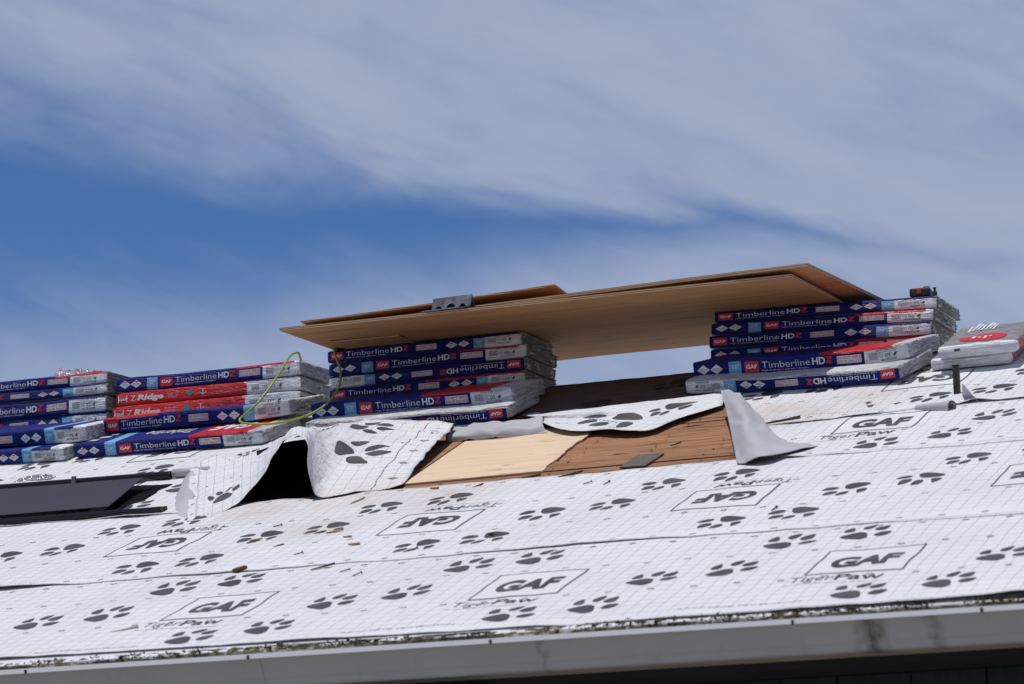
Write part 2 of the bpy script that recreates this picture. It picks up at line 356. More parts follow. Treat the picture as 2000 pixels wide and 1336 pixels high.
varied('ground_gravel', (0.25, 0.23, 0.20), 0.95, 0.35, 0.9, (1, 1, 1), 0.2, 0.6, 0.05, 6)
def dirt():
    m = mat('gutter_dirt', (0.08, 0.07, 0.05), 0.95, 0.2); nt, N, L, b = nodes(m)
    v = coord(N, L); f = noise_n(N, L, v, 26, 6, 0.75); g = noise_n(N, L, v, 3.2, 3, 0.6)
    k = mth(N, L, 'ADD', f, mth(N, L, 'MULTIPLY', mth(N, L, 'SUBTRACT', g, 0.5), 0.55))
    L.new(ramp_n(N, L, k, [(0.40, (0.025, 0.022, 0.014)), (0.53, (0.09, 0.078, 0.05)), (0.60, (0.26, 0.235, 0.19)), (0.72, (0.50, 0.48, 0.44))]), b.inputs['Base Color'])
    bump(N, L, b, f, 1.0, 0.012)
dirt()
varied('moss', (0.040, 0.034, 0.020), 0.95, 0.6, 60, (1, 1, 1), 0.2)

# ------------------------------------------------------------------ lettering
_tc = {}
def text2d(body, bold=0.0, shear=0.0, res=3, space=1.0):
    """triangles of a line of text, capital height 1, starting at x=0"""
    key = (body, bold, shear, res, space)
    if key in _tc: return _tc[key]
    def raw(s):
        cu = bpy.data.curves.new('txt', 'FONT'); cu.body = s; cu.size = 1.0; cu.offset = bold * 0.7; cu.shear = shear; cu.resolution_u = res
        cu.fill_mode = 'FRONT'; cu.space_character = space
        ob = bpy.data.objects.new('txt', cu); COL.objects.link(ob)
        dg = bpy.context.evaluated_depsgraph_get(); ev = ob.evaluated_get(dg); me = ev.to_mesh(); me.calc_loop_triangles()
        V = [(v.co.x, v.co.y) for v in me.vertices]; T = [tuple(t.vertices) for t in me.loop_triangles]
        ev.to_mesh_clear(); COL.objects.unlink(ob); bpy.data.objects.remove(ob); bpy.data.curves.remove(cu)
        return V, T
    if 'cap' not in _tc:
        V, T = text_raw_cap(raw); _tc['cap'] = max(y for _, y in V)
    V, T = raw(body); c = 0.729 if False else _tc['cap']
    x0 = min(x for x, _ in V)
    tris = []
    for a, b_, d in T:
        q = [((V[i][0] - x0) / c, V[i][1] / c) for i in (a, b_, d)]
        ar = (q[1][0] - q[0][0]) * (q[2][1] - q[0][1]) - (q[2][0] - q[0][0]) * (q[1][1] - q[0][1])
        if abs(ar) < 1e-9: continue
        tris.append(q if ar > 0 else [q[0], q[2], q[1]])
    w = max(p[0] for t in tris for p in t)
    _tc[key] = (tris, w)
    return _tc[key]
def text_raw_cap(raw):
    return raw('H')
def fit_text(body, x0, x1, y0, h, **kw):
    """polygons of body stretched into x0..x1 with capital height h on baseline y0"""
    tris, w = text2d(body, **kw); s = (x1 - x0) / w
    return [[(x0 + p[0] * s, y0 + p[1] * h) for p in t] for t in tris]

# ------------------------------------------------------------------ surfaces that carry print
class Surf:
    """a lattice of points over (s,t) metres: sheet body with two faces, and print laid on it"""
    def __init__(self, S, T, fn):
        self.S, self.T = S, T
        self.P = [[fn(s, t) for t in T] for s in S]
    def ev(self, s, t):
        S, T, P = self.S, self.T, self.P
        def loc(A, x):
            x = min(max(x, A[0]), A[-1]); n = len(A) - 1
            i = min(int((x - A[0]) / (A[-1] - A[0]) * n), n - 1)
            while i > 0 and A[i] > x: i -= 1
            while i < n - 1 and A[i + 1] < x: i += 1
            return i, (x - A[i]) / (A[i + 1] - A[i])
        i, a = loc(S, s); j, b = loc(T, t)
        p00, p10, p01, p11 = P[i][j], P[i + 1][j], P[i][j + 1], P[i + 1][j + 1]
        p = p00 * (1 - a) * (1 - b) + p10 * a * (1 - b) + p01 * (1 - a) * b + p11 * a * b
        n = ((p10 - p00) * (1 - b) + (p11 - p01) * b).cross((p01 - p00) * (1 - a) + (p11 - p10) * a)
        return p, (n.normalized() if n.length > 1e-12 else Vector((0, 0, 1)))
    def body(self, name, mats, parent=None, thick=0.0012, smooth=True, skip=None):
        S, T, P = self.S, self.T, self.P; nS, nT = len(S), len(T)
        top = []; bot = []; uv = []
        for i in range(nS):
            for j in range(nT):
                a = P[min(i + 1, nS - 1)][j] - P[max(i - 1, 0)][j]; b = P[i][min(j + 1, nT - 1)] - P[i][max(j - 1, 0)]
                n = a.cross(b); n = n.normalized() if n.length > 1e-12 else Vector((0, 0, 1))
                top.append(P[i][j]); bot.append(P[i][j] - n * thick); uv.append((S[i], T[j]))
        V = top + bot; k = nS * nT; F = []; MI = []
        ix = lambda i, j: i * nT + j
        for i in range(nS - 1):
            for j in range(nT - 1):
                q = (ix(i, j), ix(i + 1, j), ix(i + 1, j + 1), ix(i, j + 1))
                F.append(q); MI.append(0); F.append(tuple(k + x for x in reversed(q))); MI.append(1)
        rim = [ix(i, 0) for i in range(nS)] + [ix(nS - 1, j) for j in range(1, nT)] + [ix(i, nT - 1) for i in range(nS - 2, -1, -1)] + [ix(0, j) for j in range(nT - 2, 0, -1)]
        for a in range(len(rim)):
            p, q = rim[a], rim[(a + 1) % len(rim)]; F.append((q, p, k + p, k + q)); MI.append(0)
        return mesh_obj(name, V, F, mats, parent, MI, smooth, uv + uv)
    def clip(self, poly):
        """cut a polygon along the lattice lines so that it follows the sheet"""
        out = [poly]
        for ax, A in ((0, self.S), (1, self.T)):
            nxt = []
            for pl in out:
                lo = min(p[ax] for p in pl); hi = max(p[ax] for p in pl)
                if hi <= A[0] or lo >= A[-1]: continue
                cuts = [a for a in A if lo < a < hi]
                rest = pl
                if lo < A[0]:
                    rest = half(rest, ax, A[0], 1); cuts = [c for c in cuts if c > A[0]]
                if hi > A[-1]:
                    rest = half(rest, ax, A[-1], -1); cuts = [c for c in cuts if c < A[-1]]
                for c in cuts:
                    if len(rest) < 3: break
                    a = half(rest, ax, c, -1)
                    if len(a) > 2: nxt.append(a)
                    rest = half(rest, ax, c, 1)
                if len(rest) > 2: nxt.append(rest)
            out = nxt
        return out
    def lay(self, mb, polys, mi, off):
        for pl in polys:
            for c in self.clip(pl):
                vs = []
                for s, t in c:
                    p, n = self.ev(s, t); vs.append(p + n * off)
                mb.add(vs, [tuple(range(len(vs)))], mi)
def half(pl, ax, c, sgn):
    out = []; n = len(pl)
    for i in range(n):
        a, b = pl[i], pl[(i + 1) % n]; da = (a[ax] - c) * sgn; db = (b[ax] - c) * sgn
        if da >= 0: out.append(a)
        if (da > 0 > db) or (da < 0 < db):
            t = da / (da - db); q = (a[0] + (b[0] - a[0]) * t, a[1] + (b[1] - a[1]) * t); out.append(q)
    return out

PAW = [[(-0.051, -0.002), (-0.038, 0.018), (-0.024, 0.027), (-0.007, 0.037), (0.011, 0.045), (0.032, 0.039), (0.047, 0.018), (0.050, -0.003), (0.057, -0.024), (0.046, -0.044), (0.029, -0.052), (-0.006, -0.037), (-0.032, -0.022)],
       [(-0.052, 0.059), (-0.049, 0.088), (-0.037, 0.107), (-0.026, 0.117), (-0.015, 0.085), (-0.011, 0.060), (-0.026, 0.051), (-0.04, 0.05)],
       [(0.010, 0.089), (0.013, 0.113), (0.027, 0.128), (0.052, 0.138), (0.052, 0.108), (0.046, 0.087), (0.032, 0.074), (0.019, 0.076)],
       [(0.058, 0.068), (0.060, 0.090), (0.073, 0.104), (0.104, 0.121), (0.106, 0.085), (0.102, 0.063), (0.084, 0.055), (0.069, 0.056)],
       [(0.071, 0.002), (0.076, 0.023), (0.090, 0.036), (0.131, 0.040), (0.126, 0.011), (0.116, -0.007), (0.098, -0.013), (0.08, -0.008)]]
def round_poly(p, n=2):
    for _ in range(n):   # corner cutting
        q = []
        for i in range(len(p)):
            a, b = p[i], p[(i + 1) % len(p)]
            q += [(a[0] * .75 + b[0] * .25, a[1] * .75 + b[1] * .25), (a[0] * .25 + b[0] * .75, a[1] * .25 + b[1] * .75)]
        p = q
    return p
PAW = [list(reversed(round_poly(p, 1))) for p in PAW]
PAW_AT = [(0.588, 0.065), (0.846, 0.118), (0.945, 0.43), (0.025, 0.48), (0.215, -0.27), (0.488, -0.215)]
BW, BH, PER = 0.327, 0.2986, 1.1698
def frame_polys(x0, y0, x1, y1, w):
    return [[(x0, y0), (x1, y0), (x1 - w, y0 + w), (x0 + w, y0 + w)], [(x1, y0), (x1, y1), (x1 - w, y1 - w), (x1 - w, y0 + w)],
            [(x1, y1), (x0, y1), (x0 + w, y1 - w), (x1 - w, y1 - w)], [(x0, y1), (x0, y0), (x0 + w, y0 + w), (x0 + w, y1 - w)]]
def ring_polys(cx, cy, r, w, n=10):
    P = []
    for k in range(n):
        a, b = 2 * math.pi * k / n, 2 * math.pi * (k + 1) / n
        P.append([(cx + r * math.cos(a), cy + r * math.sin(a)), (cx + r * math.cos(b), cy + r * math.sin(b)), (cx + (r - w) * math.cos(b), cy + (r - w) * math.sin(b)), (cx + (r - w) * math.cos(a), cy + (r - w) * math.sin(a))])
    return P
def pattern():
    """one repeat of the sheet's print around the box corner (0,0): parts of (polys, ink, height)"""
    out = [('brand_box', [([[(0, 0), (BW, 0), (BW, BH), (0, BH)]], 1, 0.0008), (frame_polys(0, 0, BW, BH, 0.0065), 0, 0.0016), (fit_text('GAF', 0.052, 0.278, 0.082, 0.130, bold=0.075), 0, 0.0016)])]
    out.append(('brand_lettering', [(fit_text('Tiger', -0.030, 0.115, -0.083, 0.066, bold=-0.012), 0, 0.0010), (fit_text('Paw', 0.122, 0.278, -0.083, 0.066, bold=0.022), 0, 0.0010),
        (fit_text('Premium Roof Deck Protection', -0.030, 0.29, -0.118, 0.015, bold=-0.01, res=1), 2, 0.0010)]))
    for x, y in PAW_AT:
        k = 0.94 + 0.02 * (int(x * 50) % 4)
        out.append(('paw_print', [([[(x + a * k, y + b * k) for a, b in p] for p in PAW], 0, 0.0011)]))
    return out
PATTERN = None
def lay_pattern(surf, parent, u0, v0, rot):
    """rot: the sheet lies the other way up the slope, so its print reads upside down; (u0,v0) is the box's lower left corner in the place"""
    global PATTERN
    if PATTERN is None: PATTERN = pattern()
    for name, items in PATTERN:
        mb = MB()
        for polys, ink, off in items:
            if rot: q = [[(u0 + BW - x, v0 + BH - y) for x, y in p] for p in polys]
            else: q = [[(u0 + x, v0 + y) for x, y in p] for p in polys]
            surf.lay(mb, q, ink, off)
        if len(mb.f) > 3: mb.build(name, SHEET_PRINT, parent)
def lay_marks(surf, mb, rows, u0, u1, step=0.147):
    for v in rows:
        u = u0
        while u < u1:
            surf.lay(mb, ring_polys(u, v, 0.010, 0.0022, 8), 0, 0.0012)
            surf.lay(mb, [[(u - 0.015, v - 0.0012), (u + 0.015, v - 0.0012), (u + 0.015, v + 0.0012), (u - 0.015, v + 0.0012)]], 0, 0.0012)
            u += step
def plain_band(surf, mb, v0, v1, u0, u1):
    """selvedge without grid lines"""
    surf.lay(mb, [quad(u, v0, u + 0.2, v1) for u in frange(u0, u1 - 0.2, 0.2)], 1, 0.0007)
def quad(x0, y0, x1, y1): return [(x0, y0), (x1, y0), (x1, y1), (x0, y1)]
def lay_dashes(surf, mb, v, u0, u1):
    u = u0
    while u < u1:
        surf.lay(mb, [[(u, v), (u + 0.008, v), (u + 0.008, v + 0.003), (u, v + 0.003)]], 0, 0.0012); u += 0.016
varied('sheet_ink_pale', (0.26, 0.26, 0.28), 0.6, 0.2, 7)
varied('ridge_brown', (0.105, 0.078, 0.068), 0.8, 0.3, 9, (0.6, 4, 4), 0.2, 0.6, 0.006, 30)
mat('ink_black', (0.012, 0.010, 0.010), 0.7)
SHEET_PRINT = [MATS['sheet_ink'], MATS['underlay_plain'], MATS['sheet_ink_pale'], MATS['ink_black']]

def frange(a, b, step):
    n = max(1, round((b - a) / step)); return [a + (b - a) * k / n for k in range(n + 1)]
def ripple(u, v, k):
    """height of a loosely lying sheet over the deck"""
    h = 0.0042 * nz1(u * 4.2, v * 3.1, k * 7.3) + 0.0044 * nz1(u * 8, v * 6, k * 3.1 + 40) + 0.0032 * nz1(u * 1.6, v * 12, k + 90)
    return h + 0.0065

def course(label, u0, u1, vlo, vhi, k, lift=(), left=None):
    """one course of underlayment; vlo and vhi are functions of u; lift: (u, width, height) where the lower edge stands off"""
    S = frange(u0, u1, 0.034); T = frange(0.0, 1.0, 0.03 / max(0.3, vhi((u0 + u1) / 2) - vlo((u0 + u1) / 2)))
    base = 0.002 + 0.0024 * k
    def side(s, v):   # a torn left edge that runs aslant
        return (left(v) - u0) * max(0.0, 1 - (s - u0) / 0.8) if left else 0.0
    def unside(u, v):
        if not left: return u
        d = left(v) - u0; q = (u - d * (1 + u0 / 0.8)) / (1 - d / 0.8)
        return q if q - u0 < 0.8 else u
    class CS(Surf):
        def __init__(s_):
            s_.S, s_.T = S, T; s_.P = []
            for u in S:
                lo, hi = vlo(u), vhi(u); row = []
                for t in T:
                    v = lo + (hi - lo) * t; d = v - lo
                    h = base + ripple(u, v, 0)
                    for lu, lw, lh in lift: h += lh * math.exp(-((u - lu) / lw) ** 2) * math.exp(-(d / 0.05) ** 2)
                    if d < 0.03: h += 0.0022 * max(0, nz1(u * 3.3, k * 5.0, 8.8)) * (1 - d / 0.03)
                    row.append(rp(u + side(u, v), v, h))
                s_.P.append(row)
    sf = CS()
    # print coordinates are true u,v: convert v to the lattice parameter
    def conv(polys): return [[(unside(u, v), (v - vlo(u)) / (vhi(u) - vlo(u))) for u, v in p] for p in polys]
    raw_lay = sf.lay
    sf.lay = lambda mb, polys, mi, off: raw_lay(mb, conv(polys), mi, off)
    o = sf.body('underlayment_sheet', SHEET)
    lay = o.data.uv_layers['UVMap'].data; nT = len(T); n = len(S) * nT
    for l in o.data.loops:
        i = l.vertex_index % n; u = S[i // nT]; t = T[i % nT]; vv = vlo(u) + (vhi(u) - vlo(u)) * t; lay[l.index].uv = (u + side(u, vv), vv)
    tag(o, label, 'roofing underlayment')
    return o, sf

# ------------------------------------------------------------------ ground and house
g = mesh_obj('ground', [(-400, -300, -2.6), (400, -300, -2.6), (400, 900, -2.6), (-400, 900, -2.6)], [(0, 1, 2, 3)], MATS['ground_gravel']); tag(g, kind='structure')
house = empty('house', (0, 0, 0)); tag(house, 'house with stripped low-pitched roof, plank deck, gutter and dark siding', 'house')
X0, X1 = -2.6, 7.2
board_w = 0.185
for r in range(24):
    v0 = 0.07 + 0.0 + r * board_w - 0.08 * 0
    v1 = min(v0 + board_w - 0.007 - 0.009 * random.random(), RIDGE_V - 0.004)
    if v1 - v0 < 0.03: continue
    cuts = [X0] + sorted(random.uniform(X0 + 1, X1 - 1) for _ in range(2)) + [X1]
    for a, b in zip(cuts, cuts[1:]):
        if b - a < 0.25: continue
        mb = MB(); dz = random.uniform(-0.006, 0.001); tilt = random.uniform(-0.002, 0.002)
        n = max(2, int((b - a) / 0.12)); vs = []; fs = []
        for i in range(n + 1):
            u = a + 0.002 + (b - a - 0.004) * i / n
            w0 = 0.0022 * nz1(u * 5, r * 3.0); w1 = 0.0022 * nz1(u * 5, r * 3.0 + 50)
            vs += [rp(u, v0 + w0, dz + tilt), rp(u, v1 + w1, dz - tilt), rp(u, v1 + w1, dz - 0.021), rp(u, v0 + w0, dz - 0.021)]
        for i in range(n):
            for k in range(4): fs.append((4 * i + k, 4 * i + 4 + k, 4 * i + 4 + (k + 1) % 4, 4 * i + (k + 1) % 4))
        fs += [(0, 1, 2, 3), (4 * n + 3, 4 * n + 2, 4 * n + 1, 4 * n)]
        mb.add(vs, fs); mb.build('deck_board', MATS['old_deck'], house)
mb = MB()   # old nail heads over the rafters, where the deck is bare
for r in range(11, 19):
    for u in (1.42, 1.83, 2.24, 2.69, 3.02, 3.31):
        for q in (.04, .13):
            uu, vv = u + random.uniform(-.02, .02), .07 + r * board_w + q + random.uniform(-.012, .012); rr = random.uniform(.004, .0065)
            mb.add([rp(uu + rr * math.cos(a), vv + rr * 1.3 * math.sin(a), .0022) for a in [k * math.pi / 4 for k in range(8)]], [tuple(range(8))])
tag(mb.build('nail_heads', MATS['rail_black'], house), kind='stuff')
mb = MB()   # far slope of the roof, already covered
yr, zr = RIDGE_V * CB, RIDGE_V * SB
mb.prism([(yr + 0.004, zr), (yr + 4.2 * CB, zr - 4.2 * SB), (yr + 4.2 * CB, zr - 4.2 * SB - 0.025), (yr + 0.004, zr - 0.025)], X0, X1)
mb.build('rear_roof', MATS['underlay_plain'], house)
mb = MB()   # gable triangles and rear wall close the house
for x in (X0 + 0.25, X1 - 0.35):
    mb.box((x, 0.50, -2.6), (x + 0.1, 2 * yr - 0.5, -0.02))
    mb.add([(x, 0.5, -0.019), (x + .1, 0.5, -0.019), (x + .1, yr, zr - 0.06), (x, yr, zr - 0.06), (x, 2 * yr - .5, -0.019), (x + .1, 2 * yr - .5, -0.019)], [(0, 3, 4), (1, 5, 2), (0, 1, 2, 3), (3, 2, 5, 4), (0, 4, 5, 1)])
mb.box((X0 + .36, 2 * yr - 0.6, -2.6), (X1 - .36, 2 * yr - 0.5, -0.02))
mb.build('gable_wall', MATS['siding_dark'], house)
x = X0 + 0.36
while x < X1 - 0.4:   # front wall of vertical boards
    w = random.choice((0.19, 0.24, 0.30)); mb = MB(); yo = random.uniform(0, 0.006)
    mb.box((x, 0.45 + yo, -2.6), (min(x + w - 0.006, X1 - .36), 0.48, -0.135)); mb.build('siding_board', MATS['siding_dark'], house); x += w
mb = MB(); mb.box((X0 + .36, 0.481, -2.6), (X1 - .36, 0.50, -0.135)); mb.build('wall_core', MATS['soffit_dark'], house)
mb = MB(); mb.box((X0, 0.135, -0.132), (X1, 0.50, -0.112)); mb.build('soffit', MATS['soffit_dark'], house)
mb = MB(); mb.box((X0, 0.112, -0.110), (X1, 0.134, 0.012)); mb.build('fascia', MATS['fascia_beige'], house)
mb = MB(); mb.box((X0, 0.060, -0.168), (3.37, 0.131, -0.134)); bevel(mb.build('trim_board', MATS['fascia_beige'], house), 0.003)
# gutter: rolled lip, face falling back to the foot, flat floor
mb = MB()
prof = [(0.014, -0.004), (0.012, 0.001), (0.004, 0.003), (-0.003, 0.000), (-0.004, -0.008), (0.001, -0.014), (0.012, -0.030), (0.025, -0.056), (0.033, -0.074), (0.039, -0.081), (0.043, -0.098), (0.050, -0.103), (0.108, -0.103), (0.108, -0.004), (0.1055, -0.004), (0.1055, -0.1005), (0.052, -0.1005), (0.0455, -0.096), (0.0415, -0.079), (0.0355, -0.072), (0.0275, -0.054), (0.0145, -0.028), (0.004, -0.012), (0.006, -0.006)]
seams = [X0, 0.6, 2.6, 4.66, X1]
for a, b in zip(seams, seams[1:]): mb.prism(prof, a + 0.001, b - 0.001)
gut = mb.build('gutter', [MATS['gutter_paint']], house)
mb = MB(); mb.prism([(0.016, 0.0052), (-0.0060, 0.0030), (-0.0085, -0.013), (-0.0070, -0.013), (-0.0048, 0.0016), (0.016, 0.0036)], X0, X1); mb.build('lip', MATS['gutter_lip'], gut)
for x in (2.593, 3.453, 4.447, 5.03, 1.75, 0.9):   # hanger screws through the lip
    mb = MB(); mb.tube([(x, -0.0125, -0.006), (x, 0.002, -0.004)], 0.0045, 8); mb.box((x - 0.004, -0.0098, -0.016), (x + 0.003, -0.0085, -0.001))
    mb.build('hanger_screw', MATS['nail_steel'], gut)
for x in (2.6, 4.66):
    mb = MB(); mb.prism([(y - 0.0022, z - 0.0005) for y, z in prof[4:12]] + [(y - 0.0006, z) for y, z in reversed(prof[4:12])], x - 0.03, x + 0.03); mb.build('seam_band', MATS['gutter_paint'], gut)
mb = MB()   # drip edge
mb.add([rp(X0, 0.19, 0.0012), rp(X1, 0.19, 0.0012), rp(X1, 0.062, 0.0012), rp(X0, 0.062, 0.0012), (X0, 0.056, -0.012), (X1, 0.056, -0.012)], [(3, 2, 1, 0), (4, 5, 2, 3)])
mb.build('drip_edge', MATS['gutter_lip'], house)
# debris that fills the gutter up to the drip edge
nx = 560; rows = [(0.0115, -0.006), (0.022, 0.002), (0.036, 0.009), (0.052, 0.018), (0.070, 0.0285), (0.088, 0.037)]
vs = []; fs = []
for i in range(nx + 1):
    x = 0.3 + (5.6 - 0.3) * i / nx
    for j, (y, z) in enumerate(rows):
        a = 0.008 * nz1(x * 9, j * 1.7) + 0.010 * nz1(x * 33, j * 2.3, 4) + 0.006 * nz1(x * 2.1, 0.3)
        vs.append((x, y, z + (a if 0 < j < 5 else min(0, a))))
n = len(rows)
for i in range(nx):
    for j in range(n - 1): fs.append((i * n + j, (i + 1) * n + j, (i + 1) * n + j + 1, i * n + j + 1))
o = mesh_obj('gutter_debris', vs, fs, MATS['gutter_dirt'], None, None, True); tag(o, 'leaf litter and pale grit filling the gutter along the eave', 'gutter debris', kind='stuff')
mb = MB(); rnd = random.Random(3)
for k in range(3600):
    x = rnd.uniform(0.6, 5.5); dens = 0.16 + 1.1 * nz1(x * 1.6, 3.3) + 0.9 * nz1(x * 7, 1.1)
    if rnd.random() > dens: continue
    t = rnd.random(); y = 0.012 + 0.062 * t; z = y * math.tan(B) + 0.004 + rnd.uniform(-0.003, 0.010)
    s = rnd.uniform(0.0025, 0.0085); c = Vector((x, y, z))
    d = [Vector((rnd.gauss(0, 1), rnd.gauss(0, 1), rnd.gauss(0.2, 1))).normalized() * s * rnd.uniform(0.7, 1.4) for _ in range(4)]
    mb.add([c + q for q in d], [(0, 1, 2), (0, 2, 3), (0, 3, 1), (1, 3, 2)])
o = mb.build('moss_clumps', MATS['moss']); tag(o, 'dark moss and rotted leaf clumps along the eave', 'moss', kind='stuff')

# ------------------------------------------------------------------ underlayment courses
c1, s1 = course('lowest white pawprint underlayment course along the gutter', X0, X1, lambda u: 0.135 - 0.016 * (u - 1.5) * (1 if u < 5 else 1), lambda u: 1.30, 0, ((5.1, 0.35, 0.012), (4.5, 0.2, 0.006)))
mb = MB()
for k in range(-2, 5): lay_pattern(s1, c1, 1.9907 + k * PER, 0.490, False)
plain_band(s1, mb, 0.10, 0.15, 0.5, 5.6); lay_marks(s1, mb, (0.825, 0.455, 1.09), 0.15, 5.6); lay_dashes(s1, mb, 0.17, 0.9, 1.3)
for k in range(-1, 4): s1.lay(mb, fit_text('ROOF DECK PROTECTION', 2.846 + k * PER, 3.25 + k * PER, 0.168, 0.016, res=1), 2, 0.0011)
tag(mb.build('nail_marks', SHEET_PRINT, c1), kind='stuff')
c2, s2 = course('second white pawprint underlayment course, its print upside down', X0, X1, lambda u: 1.13 - (0.03 if u > 4.2 else 0) * min(1, (u - 4.2)), lambda u: 2.325 + 0.03 * nz1(u * 1.3, 2.2) + 0.012 * nz1(u * 7, 4.4), 1, ((0.95, 0.22, 0.016), (1.9, 0.3, 0.004), (3.3, 0.35, 0.005)))
mb = MB()
for k in range(-2, 5): lay_pattern(s2, c2, 1.1679 + k * PER, 1.540, True)
plain_band(s2, mb, 1.135, 1.20, -0.6, 5.4); lay_marks(s2, mb, (1.165, 1.50, 1.90, 2.285), 0.05, 5.4); lay_dashes(s2, mb, 1.21, -0.2, 1.4)
tag(mb.build('nail_marks', SHEET_PRINT, c2), kind='stuff')
c3a, s3a = course('third underlayment course left of the torn opening, under the dark panel', X0, 1.17, lambda u: 2.265 - 0.05 * max(0, u - .3), lambda u: 3.30, 2, ((0.9, 0.12, 0.010), (0.2, 0.2, 0.004)))
mb = MB()
for k in range(-4, -1): lay_pattern(s3a, c3a, 3.782 + k * PER + 0.0, 2.635, False)
plain_band(s3a, mb, 2.27, 2.335, -0.6, 0.9); lay_marks(s3a, mb, (2.30, 2.66, 3.02), -0.6, 1.15)
tag(mb.build('nail_marks', SHEET_PRINT, c3a), kind='stuff')
c3b, s3b = course('third underlayment course right of the bare planks, upright boxed logo', 3.44, X1, lambda u: 2.285 - 0.06 * max(0, min(1, u - 3.6)), lambda u: 3.22, 2, ((3.6, 0.1, 0.008),), lambda v: 3.53 - .38 * (v - 2.31))
mb = MB()
for k in range(0, 3): lay_pattern(s3b, c3b, 3.782 + k * PER, 2.635, False)
plain_band(s3b, mb, 2.29, 2.345, 3.6, 5.2); lay_marks(s3b, mb, (2.32, 2.60, 2.95), 3.5, 5.2)
tag(mb.build('nail_marks', SHEET_PRINT, c3b), kind='stuff')
c4a, s4a = course('top underlayment course at the ridge under the left bundle stacks', X0, 2.0, lambda u: 2.99 if u < 0.95 else 2.99 + min(0.52, (u - 0.95) * 3), lambda u: RIDGE_V, 3)
mb = MB()
lay_pattern(s4a, c4a, 0.238, 3.385, True); lay_pattern(s4a, c4a, 0.238 - PER, 3.385, True); lay_marks(s4a, mb, (3.03, 3.30), -0.9, 1.1)
tag(mb.build('nail_marks', SHEET_PRINT, c4a), kind='stuff')
c4b, s4b = course('top underlayment course at the ridge around the vent post', 3.11, X1, lambda u: 2.93 + 0.06 * min(1, max(0, (u - 3.65) / .4)), lambda u: RIDGE_V, 3, ((4.13, 0.05, 0.014), (4.27, 0.05, 0.014), (3.75, 0.12, 0.008), (4.45, 0.15, 0.006)), lambda v: 3.53 - .38 * (v - 2.31))
mb = MB()
for k in range(-1, 3): lay_pattern(s4b, c4b, 3.768 + k * PER, 3.405, True)
plain_band(s4b, mb, 2.985, 3.02, 3.9, 5.2); lay_marks(s4b, mb, (2.985, 3.36), 3.3, 5.2); lay_dashes(s4b, mb, 3.03, 3.35, 3.9)
tag(mb.build('nail_marks', SHEET_PRINT, c4b), kind='stuff')

# ------------------------------------------------------------------ loose flaps of underlayment
def net_surf(rows, ns, nt, ls, lt, wob=0.0, seed=0.0):
    """rows[k] = control points along s (u,v,h); rows go along t"""
    R_ = [[rp(*p) for p in r] for r in rows]
    S = frange(0, ls, ls / ns); T = frange(0, lt, lt / nt)
    def fn(s, t):
        col = [crom(r, s / ls) for r in R_]
        p = crom(col, t / lt) if len(col) > 2 else col[0].lerp(col[1], t / lt)
        if wob:
            q = nz1(s * 9, t * 9, seed) * wob + nz1(s * 23, t * 23, seed + 5) * wob * 0.4
            q += (0.5 - abs(nz1(s * 5 + t * 3, t * 6 - s * 2, seed + 8)) * 2.4) * wob * 1.1 + (0.4 - abs(nz1(s * 11 - t * 7, t * 9, seed + 3)) * 2) * wob * 0.6
            p = p + Vector((0, -SB, CB)) * q
        return p
    return Surf(S, T, fn)
# the tented flap over the opening, mouth towards the eave
front = [(1.273, 2.042, 0.012), (1.332, 2.081, 0.012), (1.378, 2.242, 0.02), (1.442, 2.347, 0.08), (1.511, 2.413, 0.18), (1.629, 2.383, 0.26), (1.722, 2.317, 0.24), (1.731, 2.27, 0.16), (1.73, 2.273, 0.09), (1.761, 2.264, 0.02), (1.909, 2.313, 0.015), (2.061, 2.402, 0.012)]
back = [(0.736, 3.094, 0.05), (0.781, 3.195, 0.045), (0.882, 3.236, 0.045), (1.005, 3.225, 0.06), (1.143, 3.141, 0.1), (1.272, 3.058, 0.14), (1.313, 3.173, 0.13), (1.342, 3.327, 0.11), (1.411, 3.413, 0.1), (1.555, 3.421, 0.09), (1.738, 3.363, 0.08), (1.918, 3.308, 0.07)]
midr = []
for k, (f, b) in enumerate(zip(front, back)):
    dh = (0.004, 0.004, 0.012, 0.0, -0.01, 0.02, 0.025, 0.03, 0.03, 0.03, 0.025, 0.012)[k]
    midr.append((lerp(f[0], b[0], .5), lerp(f[1], b[1], .5), lerp(f[2], b[2], .5) + dh))
sf = net_surf([front, midr, back], 84, 44, 1.55, 1.05, 0.0065, 3.0)
flap = sf.body('underlayment_flap', [MATS['underlay_grid'], MATS['underlay_under_shade']]); tag(flap, 'torn underlayment flap tented up over a black hollow', 'underlayment flap')  # shade of the hollow is put into the black underside colour
mb = MB()
def put_paw(sf, parent, s, t, ang, k, mi=0):
    mb = MB(); ca, sa = math.cos(ang), math.sin(ang)
    sf.lay(mb, [[(s + (a * ca - b * sa) * k, t + (a * sa + b * ca) * k) for a, b in p] for p in PAW], mi, 0.0014)
    mb.build('paw_print', SHEET_PRINT, parent)
for s, t, a, k in ((1.20, 0.50, -0.9, 1.45), (1.16, 0.90, -0.9, 1.15), (0.22, 0.22, 0.4, 0.9), (0.33, 0.97, 0.0, 0.8)): put_paw(sf, flap, s, t, a, k)
def strip(p, q, w):
    dx, dy = q[0] - p[0], q[1] - p[1]; l = math.hypot(dx, dy); nx_, ny_ = -dy / l * w / 2, dx / l * w / 2
    return [(p[0] - nx_, p[1] - ny_), (q[0] - nx_, q[1] - ny_), (q[0] + nx_, q[1] + ny_), (p[0] + nx_, p[1] + ny_)]
sf.lay(mb, [strip((0.95, 0.60), (1.02, 0.98), 0.010), strip((0.95, 0.60), (0.86, 0.70), 0.006)], 0, 0.0014)
sf.lay(mb, [[(0, 0), (0.065, 0), (0.065, 1.05), (0, 1.05)]], 1, 0.0009)        # selvedge without grid
